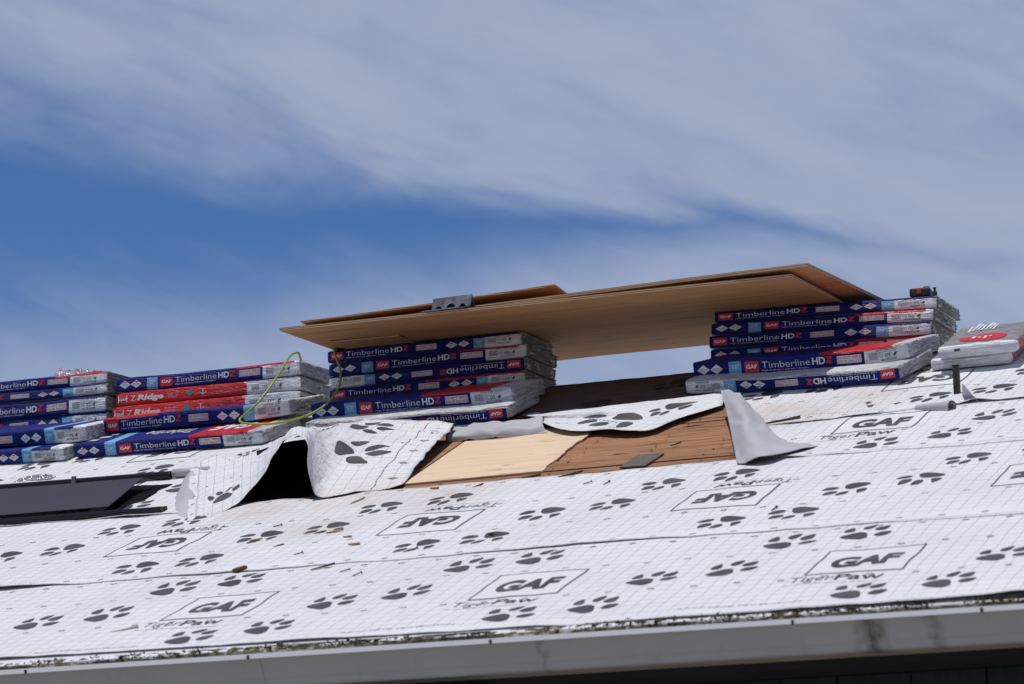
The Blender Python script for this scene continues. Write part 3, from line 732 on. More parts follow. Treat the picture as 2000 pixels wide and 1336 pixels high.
for k in range(6): sf.lay(mb, ring_polys(0.035, 0.10 + 0.165 * k, 0.011, 0.0025, 8) + [strip((0.017, 0.10 + 0.165 * k), (0.053, 0.10 + 0.165 * k), 0.003)], 0, 0.0016)
for k in range(56): sf.lay(mb, [[(0.068, 0.02 + 0.018 * k), (0.071, 0.02 + 0.018 * k), (0.071, 0.03 + 0.018 * k), (0.068, 0.03 + 0.018 * k)]], 0, 0.0016)
for k in range(5): sf.lay(mb, ring_polys(1.50, 0.12 + 0.19 * k, 0.012, 0.0025, 8) + [strip((1.482, 0.12 + 0.19 * k), (1.518, 0.12 + 0.19 * k), 0.003)], 0, 0.0016)
for k in range(50): sf.lay(mb, [[(1.445, 0.02 + 0.02 * k), (1.449, 0.02 + 0.02 * k), (1.449, 0.031 + 0.02 * k), (1.445, 0.031 + 0.02 * k)]], 0, 0.0016)
tag(mb.build('nail_marks', SHEET_PRINT, flap), kind='stuff')
# black sheet added as the deep shade inside the tent, turned up at the back
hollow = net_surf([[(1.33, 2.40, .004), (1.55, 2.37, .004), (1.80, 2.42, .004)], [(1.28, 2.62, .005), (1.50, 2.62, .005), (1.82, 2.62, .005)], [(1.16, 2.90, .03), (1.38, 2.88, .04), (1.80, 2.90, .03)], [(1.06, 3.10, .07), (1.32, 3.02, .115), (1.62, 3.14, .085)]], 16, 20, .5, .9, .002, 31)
o = hollow.body('hollow_shade', [MATS['shade_black'], MATS['shade_black']]); tag(o, 'black sheet added as the shade in the hollow of the tented flap', 'shade sheet')
# curled grey edge left of the flap
curl = net_surf([[(1.099, 2.152, 0.006), (1.18, 2.13, 0.006), (1.262, 2.06, 0.010)], [(1.00, 2.42, 0.012), (1.05, 2.44, 0.03), (1.10, 2.42, 0.022)], [(0.80, 2.90, 0.02), (0.83, 2.92, 0.045), (0.86, 2.92, 0.03)]], 12, 22, 0.2, 0.9, 0.0008)
o = curl.body('underlayment_flap', [MATS['underlay_back'], MATS['underlay_back']]); tag(o, 'narrow grey curled underlayment edge left of the tented flap', 'underlayment flap')
# grey fin folded to the right of the planks
fin = net_surf([[(3.535, 2.237, 0.015), (3.667, 2.218, 0.04), (3.813, 2.466, 0.01)], [(3.411, 2.563, 0.04), (3.545, 2.42, 0.078), (3.599, 2.617, 0.015)], [(3.273, 2.932, 0.07), (3.405, 2.76, 0.105), (3.408, 2.922, 0.06)], [(3.131, 3.292, 0.1), (3.187, 3.242, 0.112), (3.242, 3.206, 0.1)]], 30, 46, 0.45, 1.0, 0.004, 9)
o = fin.body('underlayment_flap', [MATS['underlay_back'], MATS['underlay_under_shade']]); tag(o, 'grey fin-shaped underlayment flap folded back beside the bare planks', 'underlayment flap')
# sheet under the plywood with its torn lower edge raised
low = [(2.10, 3.62, 0.012), (2.173, 3.535, 0.02), (2.356, 3.265, 0.03), (2.525, 3.106, 0.03), (2.637, 3.104, 0.025), (2.80, 3.01, 0.03), (2.906, 3.015, 0.02), (2.96, 3.189, 0.02), (3.088, 3.396, 0.02)]
crest = [(2.12, 3.60, 0.020), (2.184, 3.516, 0.03), (2.31, 3.42, 0.05), (2.456, 3.326, 0.07), (2.589, 3.286, 0.08), (2.733, 3.302, 0.08), (2.81, 3.339, 0.075), (2.889, 3.432, 0.06), (3.05, 3.60, 0.035)]
bk = [(2.06 + 1.06 * k / 8, 3.70, 0.012) for k in range(9)]
rdg = [(2.02 + 1.12 * k / 8, RIDGE_V, 0.016) for k in range(9)]
m1 = [tuple(lerp(a, b, .55) for a, b in zip(p, q)) for p, q in zip(low, crest)]
sf = net_surf([low, m1, crest, bk, rdg], 56, 50, 1.1, 1.2, 0.0028, 11)
o4 = sf.body('underlayment_flap', [MATS['underlay_grid_turned'], MATS['underlay_back']]); tag(o4, 'torn underlayment edge raised between the two plywood stacks, half shaded', 'underlayment flap')
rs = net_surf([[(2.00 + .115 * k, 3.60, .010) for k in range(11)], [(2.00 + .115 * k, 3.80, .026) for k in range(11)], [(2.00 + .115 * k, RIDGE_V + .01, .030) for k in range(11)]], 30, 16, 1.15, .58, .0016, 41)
brown_sheet = rs.body('brown_sheet', [MATS['ridge_brown'], MATS['ridge_brown']]); tag(brown_sheet, 'dark brown sheet over the underlayment, with faint paws under the plywood between stacks', 'ridge strip')  # dark brown sheet added over the white underlayment to darken the ridge gap
for s_, t_, a_, k_ in ((.70, .44, 3.3, .85), (.44, .20, 3.2, .8), (.88, .52, 3.1, .7)): put_paw(rs, brown_sheet, s_, t_, a_, k_, 3)
mb = MB()
for s, t, a, k in ((0.70, 0.26, 2.6, 1.75), (0.97, 0.36, 2.9, 1.2)): put_paw(sf, o4, s, t, a, k)
for s, t in ((0.22, 0.40), (0.33, 0.16), (0.62, 0.06)): sf.lay(mb, ring_polys(s, t, 0.014, 0.003, 10) + [strip((s - 0.014, t), (s + 0.014, t), 0.003)], 0, 0.0014)
sf.lay(mb, [strip((0.27 + 0.018 * k, 0.52 - 0.018 * k), (0.281 + 0.018 * k, 0.509 - 0.018 * k), 0.005) for k in range(22)], 0, 0.0014)
tag(mb.build('nail_marks', SHEET_PRINT, o4), kind='stuff')
# folded-under lip left of it
lip = net_surf([[(1.90, 3.215, 0.006), (2.067, 3.205, 0.006), (2.212, 3.200, 0.006), (2.369, 3.222, 0.006)], [(1.90, 3.235, 0.030), (2.055, 3.215, 0.034), (2.20, 3.21, 0.036), (2.34, 3.25, 0.03)], [(1.895, 3.34, 0.044), (2.049, 3.327, 0.050), (2.195, 3.319, 0.050), (2.297, 3.369, 0.044)], [(1.88, 3.48, 0.02), (2.03, 3.48, 0.02), (2.17, 3.48, 0.02), (2.26, 3.50, 0.02)]], 26, 20, 0.45, 0.28, 0.012, 21)
o = lip.body('underlayment_flap', [MATS['underlay_back'], MATS['underlay_back']]); tag(o, 'grey underlayment lip folded under above the pale plywood patch', 'underlayment flap')
# flap and roll by the post
pf = net_surf([[(4.172, 3.157, 0.004), (4.235, 3.06, 0.006), (4.315, 2.958, 0.006)], [(4.19, 3.11, 0.045), (4.225, 3.06, 0.04), (4.27, 3.01, 0.022)], [(4.212, 3.039, 0.085), (4.216, 3.036, 0.084), (4.22, 3.034, 0.082)]], 10, 10, 0.2, 0.12, 0.001)
o = pf.body('underlayment_flap', [MATS['underlay_back'], MATS['underlay_under_shade']]); tag(o, 'small pointed grey underlayment flap standing right of the vent post', 'underlayment flap')
mb = MB()
a = rp(4.035, 2.985, 0.016); b = rp(4.205, 2.885, 0.030)
ax = (b - a).normalized(); up = Vector((0, -SB, CB)); sd = ax.cross(up).normalized(); up2 = sd.cross(ax)
nr, seg = 10, 40; vs = []; fs = []
for i in range(nr + 1):
    p = a.lerp(b, i / nr); r0 = lerp(0.014, 0.026, i / nr)
    for k in range(seg + 1):
        th = 2 * math.pi * 1.6 * k / seg - 0.6; r = r0 * (1 - 0.42 * k / seg) * (1 + 0.05 * nz1(i * .6, k * .4))
        vs.append(p + sd * math.cos(th) * r + up2 * math.sin(th) * r)
for i in range(nr):
    for k in range(seg): q = i * (seg + 1) + k; fs.append((q, q + 1, q + seg + 2, q + seg + 1))
mb.add(vs, fs); o = mb.build('underlayment_roll', MATS['underlay_back'], None, True); tag(o, 'short grey rolled-up underlayment tongue below the vent post', 'underlayment roll')

# ------------------------------------------------------------------ deck opening: pale patch, scrap, chips
mb = MB()
pts = [(lerp(2.045, 2.640, k / 14), lerp(2.445, 2.465, k / 14) + .004 * nz1(k * .9, 5.5)) for k in range(15)] + [(lerp(2.640, 2.575, k / 22) + .012 * nz1(k * .55, 1.5) + .006 * nz1(k * 1.7, 8.5), lerp(2.47, 3.33, k / 22)) for k in range(23)] + [(1.985, 3.33)]
npt = len(pts)
mb.add([rp(u, v, 0.0065) for u, v in pts] + [rp(u, v, 0.0005) for u, v in pts], [tuple(range(npt))] + [(i, npt + i, npt + (i + 1) % npt, (i + 1) % npt) for i in range(npt)])
o = mb.build('plywood_patch', MATS['plywood_new']); tag(o, 'pale new plywood patch let into the brown plank deck', 'plywood')
mb = MB()
pts = [(1.95, 2.42), (2.035, 2.44), (1.975, 3.30), (1.90, 3.28)]
mb.add([rp(u, v, 0.006) for u, v in pts] + [rp(u, v, 0.0005) for u, v in pts], [(0, 1, 2, 3)] + [(i, 4 + i, 4 + (i + 1) % 4, (i + 1) % 4) for i in range(4)])
o = mb.build('wood_strip', MATS['old_deck']); tag(o, 'splintered brown wood strip left of the pale plywood patch', 'wood strip')
mb = MB()
pts = [(2.997, 2.396), (3.107, 2.388), (3.116, 2.584), (3.003, 2.597)]
mb.add([rp(u, v, 0.008 if k < 2 else 0.010) for k, (u, v) in enumerate(pts)] + [rp(u, v, 0.002) for u, v in pts], [(0, 1, 2, 3)] + [(i, 4 + i, 4 + (i + 1) % 4, (i + 1) % 4) for i in range(4)])
o = mb.build('shingle_scrap', MATS['slate_scrap']); tag(o, 'square dark grey shingle scrap lying on the brown planks', 'shingle scrap')

def splinter(u, v, l, w, ang, m, h=0.014, name='wood_splinter', t=0.004):
    d = Vector((math.cos(ang), math.sin(ang))); n = Vector((-d.y, d.x)); vs = []
    prof = [(-.5, .15), (-.2, .5), (.25, .42), (.5, .08)]
    for a, b in prof:
        for s in (-1, 1): vs.append(rp(u + d.x * a * l + n.x * s * b * w, v + d.y * a * l + n.y * s * b * w, h + t * (0.7 if s > 0 else 1.0) + 0.1 * l * (a + .5)))
    for a, b in prof:
        for s in (-1, 1): vs.append(rp(u + d.x * a * l + n.x * s * b * w, v + d.y * a * l + n.y * s * b * w, h + 0.05 * l * (a + .5)))
    fs = []
    for i in range(3): fs += [(2 * i, 2 * i + 2, 2 * i + 3, 2 * i + 1), (8 + 2 * i, 8 + 2 * i + 1, 8 + 2 * i + 3, 8 + 2 * i + 2), (2 * i, 8 + 2 * i, 8 + 2 * i + 2, 2 * i + 2), (2 * i + 1, 2 * i + 3, 8 + 2 * i + 3, 8 + 2 * i + 1)]
    fs += [(0, 1, 9, 8), (6, 14, 15, 7)]
    mb = MB(); mb.add(vs, fs); return mb.build(name, m)
H1, H2, HD = 0.008, 0.012, 0.002
tag(splinter(1.973, 1.145, 0.055, 0.05, 0.4, MATS['bark'], 0.012, 'bark_chip', 0.010), 'curled brown bark chip at the lap of the lower courses', 'bark chip')
tag(splinter(2.313, 1.412, 0.06, 0.022, -0.35, MATS['chip_wood'], H1, 'wood_chip', 0.008), 'small blond wood chip below the middle upside-down logo box', 'wood chip')
tag(splinter(1.906, 0.399, 0.10, 0.012, 0.25, MATS['stick_pale'], 0.006, 'stick', 0.005), 'thin pale stick beside the lowest left logo box', 'stick')
tag(splinter(3.50, 2.925, 0.15, 0.010, 0.10, MATS['bark'], 0.020, 'wood_splinter', 0.006), 'long dark splinter on the lap right of the grey fin flap', 'wood splinter')
for u, v, l, w, a, m, lb in ((2.119, 1.65, .07, .018, .3, 'chip_wood', 'orange wood splinter on a paw print left of the middle upside-down box'), (2.34, 1.087, .09, .008, .5, 'bark', 'thin dark splinter just under the lap of the two lowest courses'),
        (2.827, 2.308, .10, .016, .4, 'bark', 'tangled dark splinter at the lower edge of the bare planks'), (2.457, 2.255, .05, .010, .9, 'bark', 'short steep splinter below the pale plywood patch'), (2.26, 2.277, .06, .014, -.5, 'chip_wood', 'orange splinter below the left corner of the pale patch'),
        (1.977, 2.161, .075, .010, 1.1, 'chip_wood', 'orange splinter standing steep below the tented flap'), (1.874, 2.333, .07, .012, .2, 'bark', 'dark splinter at the right foot of the tented flap'), (3.104, 2.757, .05, .008, .8, 'bark', 'small dark splinter on the planks above the shingle scrap'),
        (2.222, 1.546, .05, .01, -.4, 'chip_wood', 'tiny orange splinter left of the middle upside-down box'), (1.961, 1.485, .045, .008, .6, 'bark', 'tiny dark splinter between the left and middle upside-down boxes'), (2.868, 1.403, .06, .008, -.8, 'bark', 'thin dark splinter right of the middle upside-down box'),
        (1.80, 1.62, .05, .012, .1, 'chip_wood', 'pale splinter right of the left upside-down box'), (2.62, 2.36, .12, .010, .05, 'bark', 'long flat splinter on the plank along the patch foot')):
    tag(splinter(u, v, l, w, a, MATS[m], 0.011 if v < 2.33 else HD), lb, 'wood splinter', 'wood splinters below the torn opening')
for u, v, a, lb in ((2.443, 1.013, .5, 'dark nail left of two just below the lap, above the middle box'), (2.529, .938, .9, 'dark nail lower right of two below the lap'), (2.952, 2.12, .6, 'bent dark nail below the planks, left of a pair'), (3.051, 2.08, 1.2, 'steep dark nail below the planks, right of a pair'),
        (3.928, 1.424, 1.3, 'tiny dark nail at the right edge of the right upside-down box'), (2.614, 1.238, .9, 'dark nail on a paw print just above the lap'), (2.106, 1.323, .3, 'dark nail above the bark chip'), (1.769, 1.825, .2, 'dark nail high on the stained part of the second course')):
    mb = MB(); h = 0.013 if v > 1.13 else 0.010; d = Vector((math.cos(a), math.sin(a))) * 0.034
    mb.tube([rp(u, v, h), rp(u + d.x, v + d.y, h + 0.004)], 0.0022, 6); mb.tube([rp(u + d.x, v + d.y, h + 0.004), rp(u + d.x * 1.06, v + d.y * 1.06, h + 0.0045)], 0.0055, 8)
    tag(mb.build('roofing_nail', MATS['nail_steel']), lb, 'nail', 'loose roofing nails on the lower courses')

# ------------------------------------------------------------------ shingle bundles
def named(n, A): return [(n, A)]
def label_art(x0, x1, code):
    """white colour label: barcode, code, faint lines, pill"""
    w = x1 - x0; A = []
    bx = x0 + 0.10 * w; A += [([quad(bx + 0.0035 * k * 1.7, 0.24, bx + 0.0035 * k * 1.7 + 0.0033, 0.74) for k in range(7)], 3)]
    A += [(fit_text('PEWTER GRAY', x0 + 0.27 * w, x0 + 0.80 * w, 0.80, 0.11, bold=0.01, res=1), 2)]
    A += [([quad(x0 + 0.32 * w, z, x0 + 0.44 * w, z + 0.022) for z in (0.36, 0.44, 0.52, 0.60)], 3), ([quad(x0 + 0.31 * w, 0.695, x0 + 0.72 * w, 0.72)], 3)]
    A += [(fit_text(code, x0 + 0.475 * w, x0 + 0.60 * w, 0.33, 0.27, bold=0.0), 2), ([[(x0 + .66 * w, .34), (x0 + .72 * w, .36), (x0 + .745 * w, .60), (x0 + .69 * w, .57)], quad(x0 + .63 * w, .44, x0 + .66 * w, .47)], 2)]
    A += [([quad(x0 + .40 * w, .10, x0 + .71 * w, .13), quad(x0 + .40 * w, .19, x0 + .71 * w, .215), quad(x0 + .385 * w, .11, x0 + .405 * w, .20), quad(x0 + .705 * w, .11, x0 + .725 * w, .20)], 2)]
    return A
def diamonds(c1_, c2_):
    A = []
    for c in (c1_, c2_):
        a = []; A.append(('hazard_diamond', a))
        a += [([[(c, .14), (c + .030, .46), (c, .82), (c - .030, .46)]], 0), ([[(c, .22), (c + .024, .46), (c + .0235, .47), (c, .235), (c - .0235, .47), (c - .024, .46)]], 3)]
        a += [([quad(c - .009, .60, c + .009, .72)], 1), ([quad(c - .017, .46, c + .017, .52), quad(c - .011, .37, c + .011, .40)], 3)]
    return A
def dnt(x0, x1):
    A = [([quad(x0, .24, x1, .78)], 6)]
    A += [(fit_text('DO NOT TRIPLE', x0 + .004, x1 - .004, .545, .18, bold=0.012, res=1), 8), (fit_text('STACK PALLETS', x0 + .004, x1 - .004, .295, .18, bold=0.012, res=1), 8)]
    A += [(frame_polys(x0, .24, x1, .78, .0018), 8)]
    return A
def brand(x0):
    """red square and product name; x0 left side of the square"""
    sq = [([quad(x0, .10, x0 + .065, .84)], 1), (fit_text('GAF', x0 + .007, x0 + .058, .36, .26, bold=0.05), 0)]
    A = [(fit_text('Timberline', x0 + .080, x0 + .305, .33, .50, bold=-0.014), 0), (fit_text('HD', x0 + .315, x0 + .375, .33, .50, bold=0.045), 0)]
    A += [([[(x0 + .378, .33), (x0 + .407, .33), (x0 + .407, .43), (x0 + .391, .43), (x0 + .407, .74), (x0 + .407, .83), (x0 + .378, .83), (x0 + .378, .73), (x0 + .394, .73), (x0 + .378, .42)]], 1)]
    A += [(fit_text('High Definition Lifetime Shingles', x0 + .080, x0 + .300, .14, .105, bold=0.0, res=1), 0)]
    return [('brand_square', sq), ('brand_lettering', A)]
def sf_art(x0, x1):
    return [(fit_text('SF', x0 + .011, x1 - .011, .40, .28, bold=0.02), 7), ([quad(x0 + .010, .30, x1 - .012, .325)], 7)]
LAYOUT = {
    'P': dict(zones=[(0, 'film_navy'), (.171, 'film_sky'), (.230, 'film_navy'), (.800, 'film_white')], art=lambda c: diamonds(.050, .112) + named('stripe_lettering', sf_art(.171, .230)) + brand(.247) + named('warning_label', dnt(.674, .788)) + named('colour_label', label_art(.80, 1.0, c))),
    'Q': dict(zones=[(0, 'film_navy'), (.759, 'film_sky'), (.816, 'film_white')], art=lambda c: brand(.018) + named('warning_label', dnt(.463, .572)) + diamonds(.647, .710) + named('stripe_lettering', sf_art(.759, .816)) + named('colour_label', label_art(.816, 1.0, c))),
    'Z': dict(zones=[(0, 'film_red'), (.715, 'film_white')], art=lambda c: [('brand_square', [(frame_polys(.012, .18, .062, .80, .004), 0), (fit_text('GAF', .016, .058, .34, .24, bold=0.03), 0)]), ('brand_lettering', [(fit_text('Z', .082, .108, .28, .48, bold=-0.005), 0), (fit_text('Ridge', .118, .262, .28, .48, bold=0.06, shear=.15), 0)]),
        ('small_print', [(fit_text('Distinctive', .285, .350, .62, .13, res=1), 6), (fit_text('Ridge Cap', .285, .345, .44, .13, res=1), 6), (fit_text('Shingles', .285, .335, .26, .13, res=1), 6)]), ('teal_diamond', [([[(.405, .26), (.428, .52), (.405, .80), (.382, .52)]], 5)]), ('arrow_mark', [([strip((.478, .26), (.478, .8), .004), strip((.46, .5), (.478, .26), .005), strip((.496, .5), (.478, .26), .005), strip((.462, .78), (.494, .78), .02)], 6)])] + named('colour_label', label_art(.715, .97, c))),
}
FILMS = ['film_navy', 'film_sky', 'film_white', 'film_red', 'film_silver', 'film_grey']
def bundle(label, M, T, lay, rot=False, top=((0, 'film_navy'),), end='film', L=1.0, D=0.337, bend=0.0, bend2=0.0, code='05', seed=1, group=None, gapx=None):
    """M: matrix of the front lower left corner, x along the bundle, y into the stack, z up through it"""
    root = empty('shingle_bundle'); root.matrix_world = M
    tag(root, label, 'shingle bundle')
    lo = LAYOUT[lay]
    zones = lo['zones'] + [(1.0, None)]
    if rot: zones = [(1 - zones[k + 1][0], zones[k][1]) for k in range(len(zones) - 2, -1, -1)] + [(1.0, None)]
    tz = list(top) + [(1.0, None)]
    xs = sorted(set([round(k / 34, 4) for k in range(35)] + [z[0] for z in zones] + [z[0] for z in tz]))
    xs = [x for k, x in enumerate(xs) if k == 0 or x - xs[k - 1] > 0.0015 or x in [z[0] for z in zones]]
    rnd = random.Random(seed)
    def dfm(x, y, z):
        """settle: sag along the length, loose film"""
        q = x / L
        zz = z + bend * (q - 0.5) ** 2 * 4 + bend2 * max(0, q - 0.72) ** 2 * 12
        zz += 0.0035 * nz1(x * 4.0, y * 4, seed * 3.7) * (0.4 + z / T)
        yy = y + 0.0035 * nz1(x * 5.0, z * 14, seed * 5.1 + 9)
        return Vector((x, yy, zz))
    r = min(0.011, T * 0.2)
    prof = []                                   # (y,z,tag) around the section, counter-clockwise seen from +x
    def arc(cy, cz, a0, a1, t, n=3):
        for k in range(n + 1):
            a = lerp(a0, a1, k / n); prof.append((cy + r * math.cos(a), cz + r * math.sin(a), t))
    arc(r, r, math.pi * 1.5, math.pi, 'f'); 
    for k in (1, 2): prof.append((0, lerp(r, T - r, k / 3), 'f'))
    arc(r, T - r, math.pi, math.pi * .5, 't')
    for k in (1, 2, 3): prof.append((lerp(r, D - r, k / 4), T, 't'))
    arc(D - r, T - r, math.pi * .5, 0, 't'); arc(D - r, r, 0, -math.pi * .5, 'b')
    for k in (1, 2): prof.append((lerp(D - r, r, k / 3), 0, 'b'))
    n = len(prof); V = []; F = []; MI = []
    fi = {k: FILMS.index(k) for k in FILMS}
    def zone(zs, q):
        c = zs[0][1]
        for a, m in zs:
            if q >= a - 1e-6 and m: c = m
        return c
    for q in xs:
        e = min(q, 1 - q) * L; sh = 1.0 if e > 0.012 else 0.90 + 0.10 * (e / 0.012)
        for y, z, t in prof: V.append(dfm(q * L, lerp(D / 2, y, 1 if e > .012 else .985 + .015 * e / .012), lerp(T / 2, z, sh)))
    for i in range(len(xs) - 1):
        qm = (xs[i] + xs[i + 1]) / 2
        for k in range(n):
            t = prof[k][2]; t2 = prof[(k + 1) % n][2]
            if t == 'f' and t2 == 'f': m = zone(zones, qm)
            elif t == 't' or t2 == 't': m = zone(tz, qm) if not (t == 'f') else zone(zones, qm)
            else: m = 'film_silver'
            F.append((i * n + k, (i + 1) * n + k, (i + 1) * n + (k + 1) % n, i * n + (k + 1) % n)); MI.append(fi[m])
    # closed ends: a crumpled fold of film
    for sgn, base in ((-1, 0), (1, (len(xs) - 1) * n)):
        prev = list(range(base, base + n)); xe = 0 if sgn < 0 else L
        for ring, (sc, dx) in enumerate(((0.82, 0.006), (0.5, 0.003), (0.2, 0.004))):
            cur = []
            for k in range(n):
                y, z, _ = prof[k]; cur.append(len(V)); p = dfm(xe, lerp(D / 2, y, sc), lerp(T / 2, z, sc)); p.x += sgn * (dx + 0.006 * nz1(y * 30, z * 60, seed + ring)); V.append(p)
            for k in range(n):
                q = (prev[k], prev[(k + 1) % n], cur[(k + 1) % n], cur[k]); F.append(q if sgn < 0 else tuple(reversed(q))); MI.append(fi['film_silver'])
            prev = cur
        F.append(tuple(prev) if sgn < 0 else tuple(reversed(prev))); MI.append(fi['film_silver'])
    w = mesh_obj('wrapper', V, F, [MATS[k] for k in FILMS], root, MI, True)
    # print on the front of the wrapper
    for pname, items in lo['art'](code):
        mb = MB()
        for polys, ink in items:
            off = 0.0010 if ink in (6,) else (0.0010 if len(polys) == 1 and ink in (0, 1, 4, 5) else 0.0019)
            if ink == 3: off = 0.0016
            for p in polys:
                w_ = max(a for a, _ in p) - min(a for a, _ in p)
                pieces = [p]
                if w_ > 0.02:
                    pieces = []; rest = p; c = math.floor(min(a for a, _ in p) / .02) * .02 + .02
                    while c < max(a for a, _ in p):
                        a_ = half(rest, 0, c, -1); rest = half(rest, 0, c, 1); c += .02
                        if len(a_) > 2: pieces.append(a_)
                        if len(rest) < 3: break
                    if len(rest) > 2: pieces.append(rest)
                for pc in pieces:
                    pts = []
                    for a, b in pc:
                        if rot: a, b = 1 - a, 1 - b
                        v_ = dfm(a * L, 0, r * 0.55 + (T - r * 1.1) * b); v_.y -= off; pts.append(v_)
                    mb.add(pts, [tuple(reversed(range(len(pts))))], ink)
        mb.build(pname, PRINT, w)
    if end == 'raw':
        mb = MB(); nl = 9
        for k in range(nl):
            z0 = T * (0.04 + 0.92 * k / nl); z1 = z0 + T * 0.92 / nl * 0.97
            ext = rnd.uniform(0.003, 0.009); y0 = rnd.uniform(0.004, 0.012); y1 = D + rnd.uniform(-0.006, 0.008)
            ny = 7; vs = []; fs = []
            for j in range(ny + 1):
                y = lerp(y0, y1, j / ny); e = ext + 0.005 * nz1(y * 40, k * 2.1, seed)
                for z in (z0, z1):
                    p = dfm(L, y, z); vs += [Vector((L - 0.03, p.y, p.z)), Vector((L + e, p.y, p.z))]
            for j in range(ny):
                a = 4 * j
                fs += [(a + 1, a + 5, a + 7, a + 3), (a + 2, a + 3, a + 7, a + 6), (a, a + 4, a + 5, a + 1)]
            fs += [(0, 1, 3, 2), (4 * ny, 4 * ny + 2, 4 * ny + 3, 4 * ny + 1)]
            mb.add(vs, fs)
        mb.build('shingle_layers', MATS['shingle_edge'], root)
    return root, dfm
def flat_M(x0, y0, zl, zr, L=1.0, yaw=0.0, back=0.0):
    """level stack: y0 front face, zl/zr bottom height at left/right, back: rise of the rear"""
    ex = Vector((L, math.tan(yaw) * L, zr - zl)).normalized(); ey = Vector((-ex.y, ex.x, back)).normalized(); ez = ex.cross(ey).normalized(); ey = ez.cross(ex)
    return Matrix(((ex.x, ey.x, ez.x, x0), (ex.y, ey.y, ez.y, y0), (ex.z, ey.z, ez.z, zl), (0, 0, 0, 1)))
def slope_M(a, b, h, lean=0.0):
    """lying on the slope: front lower edge from (u,v) a to b at height h over the deck"""
    p = rp(*a, h); q = rp(*b, h); ex = (q - p).normalized(); ez = Vector((0, -SB, CB)); ez = (ez - ex * ez.dot(ex)).normalized(); ey = ez.cross(ex)
    ey, ez = ey * math.cos(lean) - ez * math.sin(lean), ez * math.cos(lean) + ey * math.sin(lean)
    return Matrix(((ex.x, ey.x, ez.x, p.x), (ex.y, ey.y, ez.y, p.y), (ex.z, ey.z, ez.z, p.z), (0, 0, 0, 1)))
RT_ = ((0, 'film_navy'), (.66, 'film_red'), (.97, 'film_white'))
NV = ((0, 'film_navy'),)
WH = ((0, 'film_silver'),)
# right stack, under the right end of the plywood
bundle('blue shingle bundle at the top of the right stack under the plywood', flat_M(2.848, 3.752, 1.738, 1.706), .0505, 'Q', top=NV, end='raw', seed=11)
bundle('blue shingle bundle second from the top of the right stack', flat_M(2.832, 3.746, 1.684, 1.650), .0525, 'P', top=RT_, end='raw', seed=12)
bundle('blue shingle bundle third from the top of the right stack', flat_M(2.822, 3.742, 1.626, 1.593), .056, 'Q', top=NV, end='raw', seed=13)
bundle('mostly hidden blue shingle bundle fourth from the top of the right stack', flat_M(2.824, 3.750, 1.568, 1.536), .0565, 'P', top=RT_, end='raw', seed=14)
bundle('blue shingle bundle with red top pushed forward low in the right stack', slope_M((2.846, 3.767), (3.850, 3.638), .073, .115), .073, 'P', top=((0, 'film_navy'), (.60, 'film_red'), (.93, 'film_silver')), seed=15, bend=0.004, bend2=0.02)
bundle('silver-topped bundle with upside-down print at the foot of the right stack', slope_M((2.836, 3.680), (3.850, 3.512), .020), .062, 'Q', rot=True, top=WH, seed=16, bend=0.008, bend2=0.006)
# middle stack, under the left end of the plywood
bundle('blue shingle bundle at the top of the middle stack under the plywood', flat_M(.952, 3.742, 1.738, 1.733), .058, 'Q', top=NV, end='raw', seed=21, L=.975)
bundle('blue shingle bundle second from the top of the middle stack', flat_M(.957, 3.745, 1.676, 1.674), .0600, 'P', top=RT_, end='raw', seed=22, L=.99)
bundle('blue shingle bundle with upside-down print in the middle stack', flat_M(.962, 3.738, 1.617, 1.614), .0575, 'Q', rot=True, top=NV, end='raw', seed=23, L=.98)
bundle('blue shingle bundle fourth from the top of the middle stack', flat_M(.960, 3.742, 1.556, 1.553), .0595, 'Q', top=((0, 'film_navy'), (.5, 'film_red')), end='raw', seed=24, L=.98)
bundle('blue shingle bundle pushed forward low in the middle stack behind the hose', slope_M((1.055, 3.669), (2.058, 3.628), .073, .115), .074, 'P', top=((0, 'film_navy'), (.56, 'film_red'), (.9, 'film_silver')), seed=25)
bundle('silver-topped bundle at the foot of the middle stack behind the flap', slope_M((1.075, 3.560), (2.075, 3.500), .020), .062, 'Q', rot=True, top=WH, seed=26, bend=0.006)
# stack with the two red bundles
bundle('blue shingle bundle on top of the two red ones', flat_M(-.180, 3.750, 1.702, 1.698, back=.01), .068, 'P', top=RT_, seed=31, L=.985, bend=0.004)
bundle('upper of the two red shingle bundles', flat_M(-.178, 3.748, 1.637, 1.630), .0645, 'Z', top=((0, 'film_red'), (.7, 'film_silver')), seed=32, L=.985, code='02')
bundle('lower of the two red shingle bundles', flat_M(-.196, 3.744, 1.560, 1.552), .076, 'Z', top=((0, 'film_red'), (.7, 'film_silver')), seed=33, L=1.0, code='02')
bundle('blue shingle bundle directly under the two red ones', slope_M((-.085, 3.780), (.905, 3.738), .086, .165), .073, 'Q', top=((0, 'film_red'), (.30, 'film_navy'), (.759, 'film_sky'), (.82, 'film_silver')), seed=34, L=1.0, bend2=0.015)
r_, dfm_ = bundle('blue shingle bundle with red-lettered top at the foot of the red stack', slope_M((-.145, 3.585), (.890, 3.500), .021, .04), .064, 'P', top=((0, 'film_navy'), (.171, 'film_sky'), (.230, 'film_navy'), (.62, 'film_red'), (.93, 'film_silver')), seed=35, L=1.03)
mb = MB()
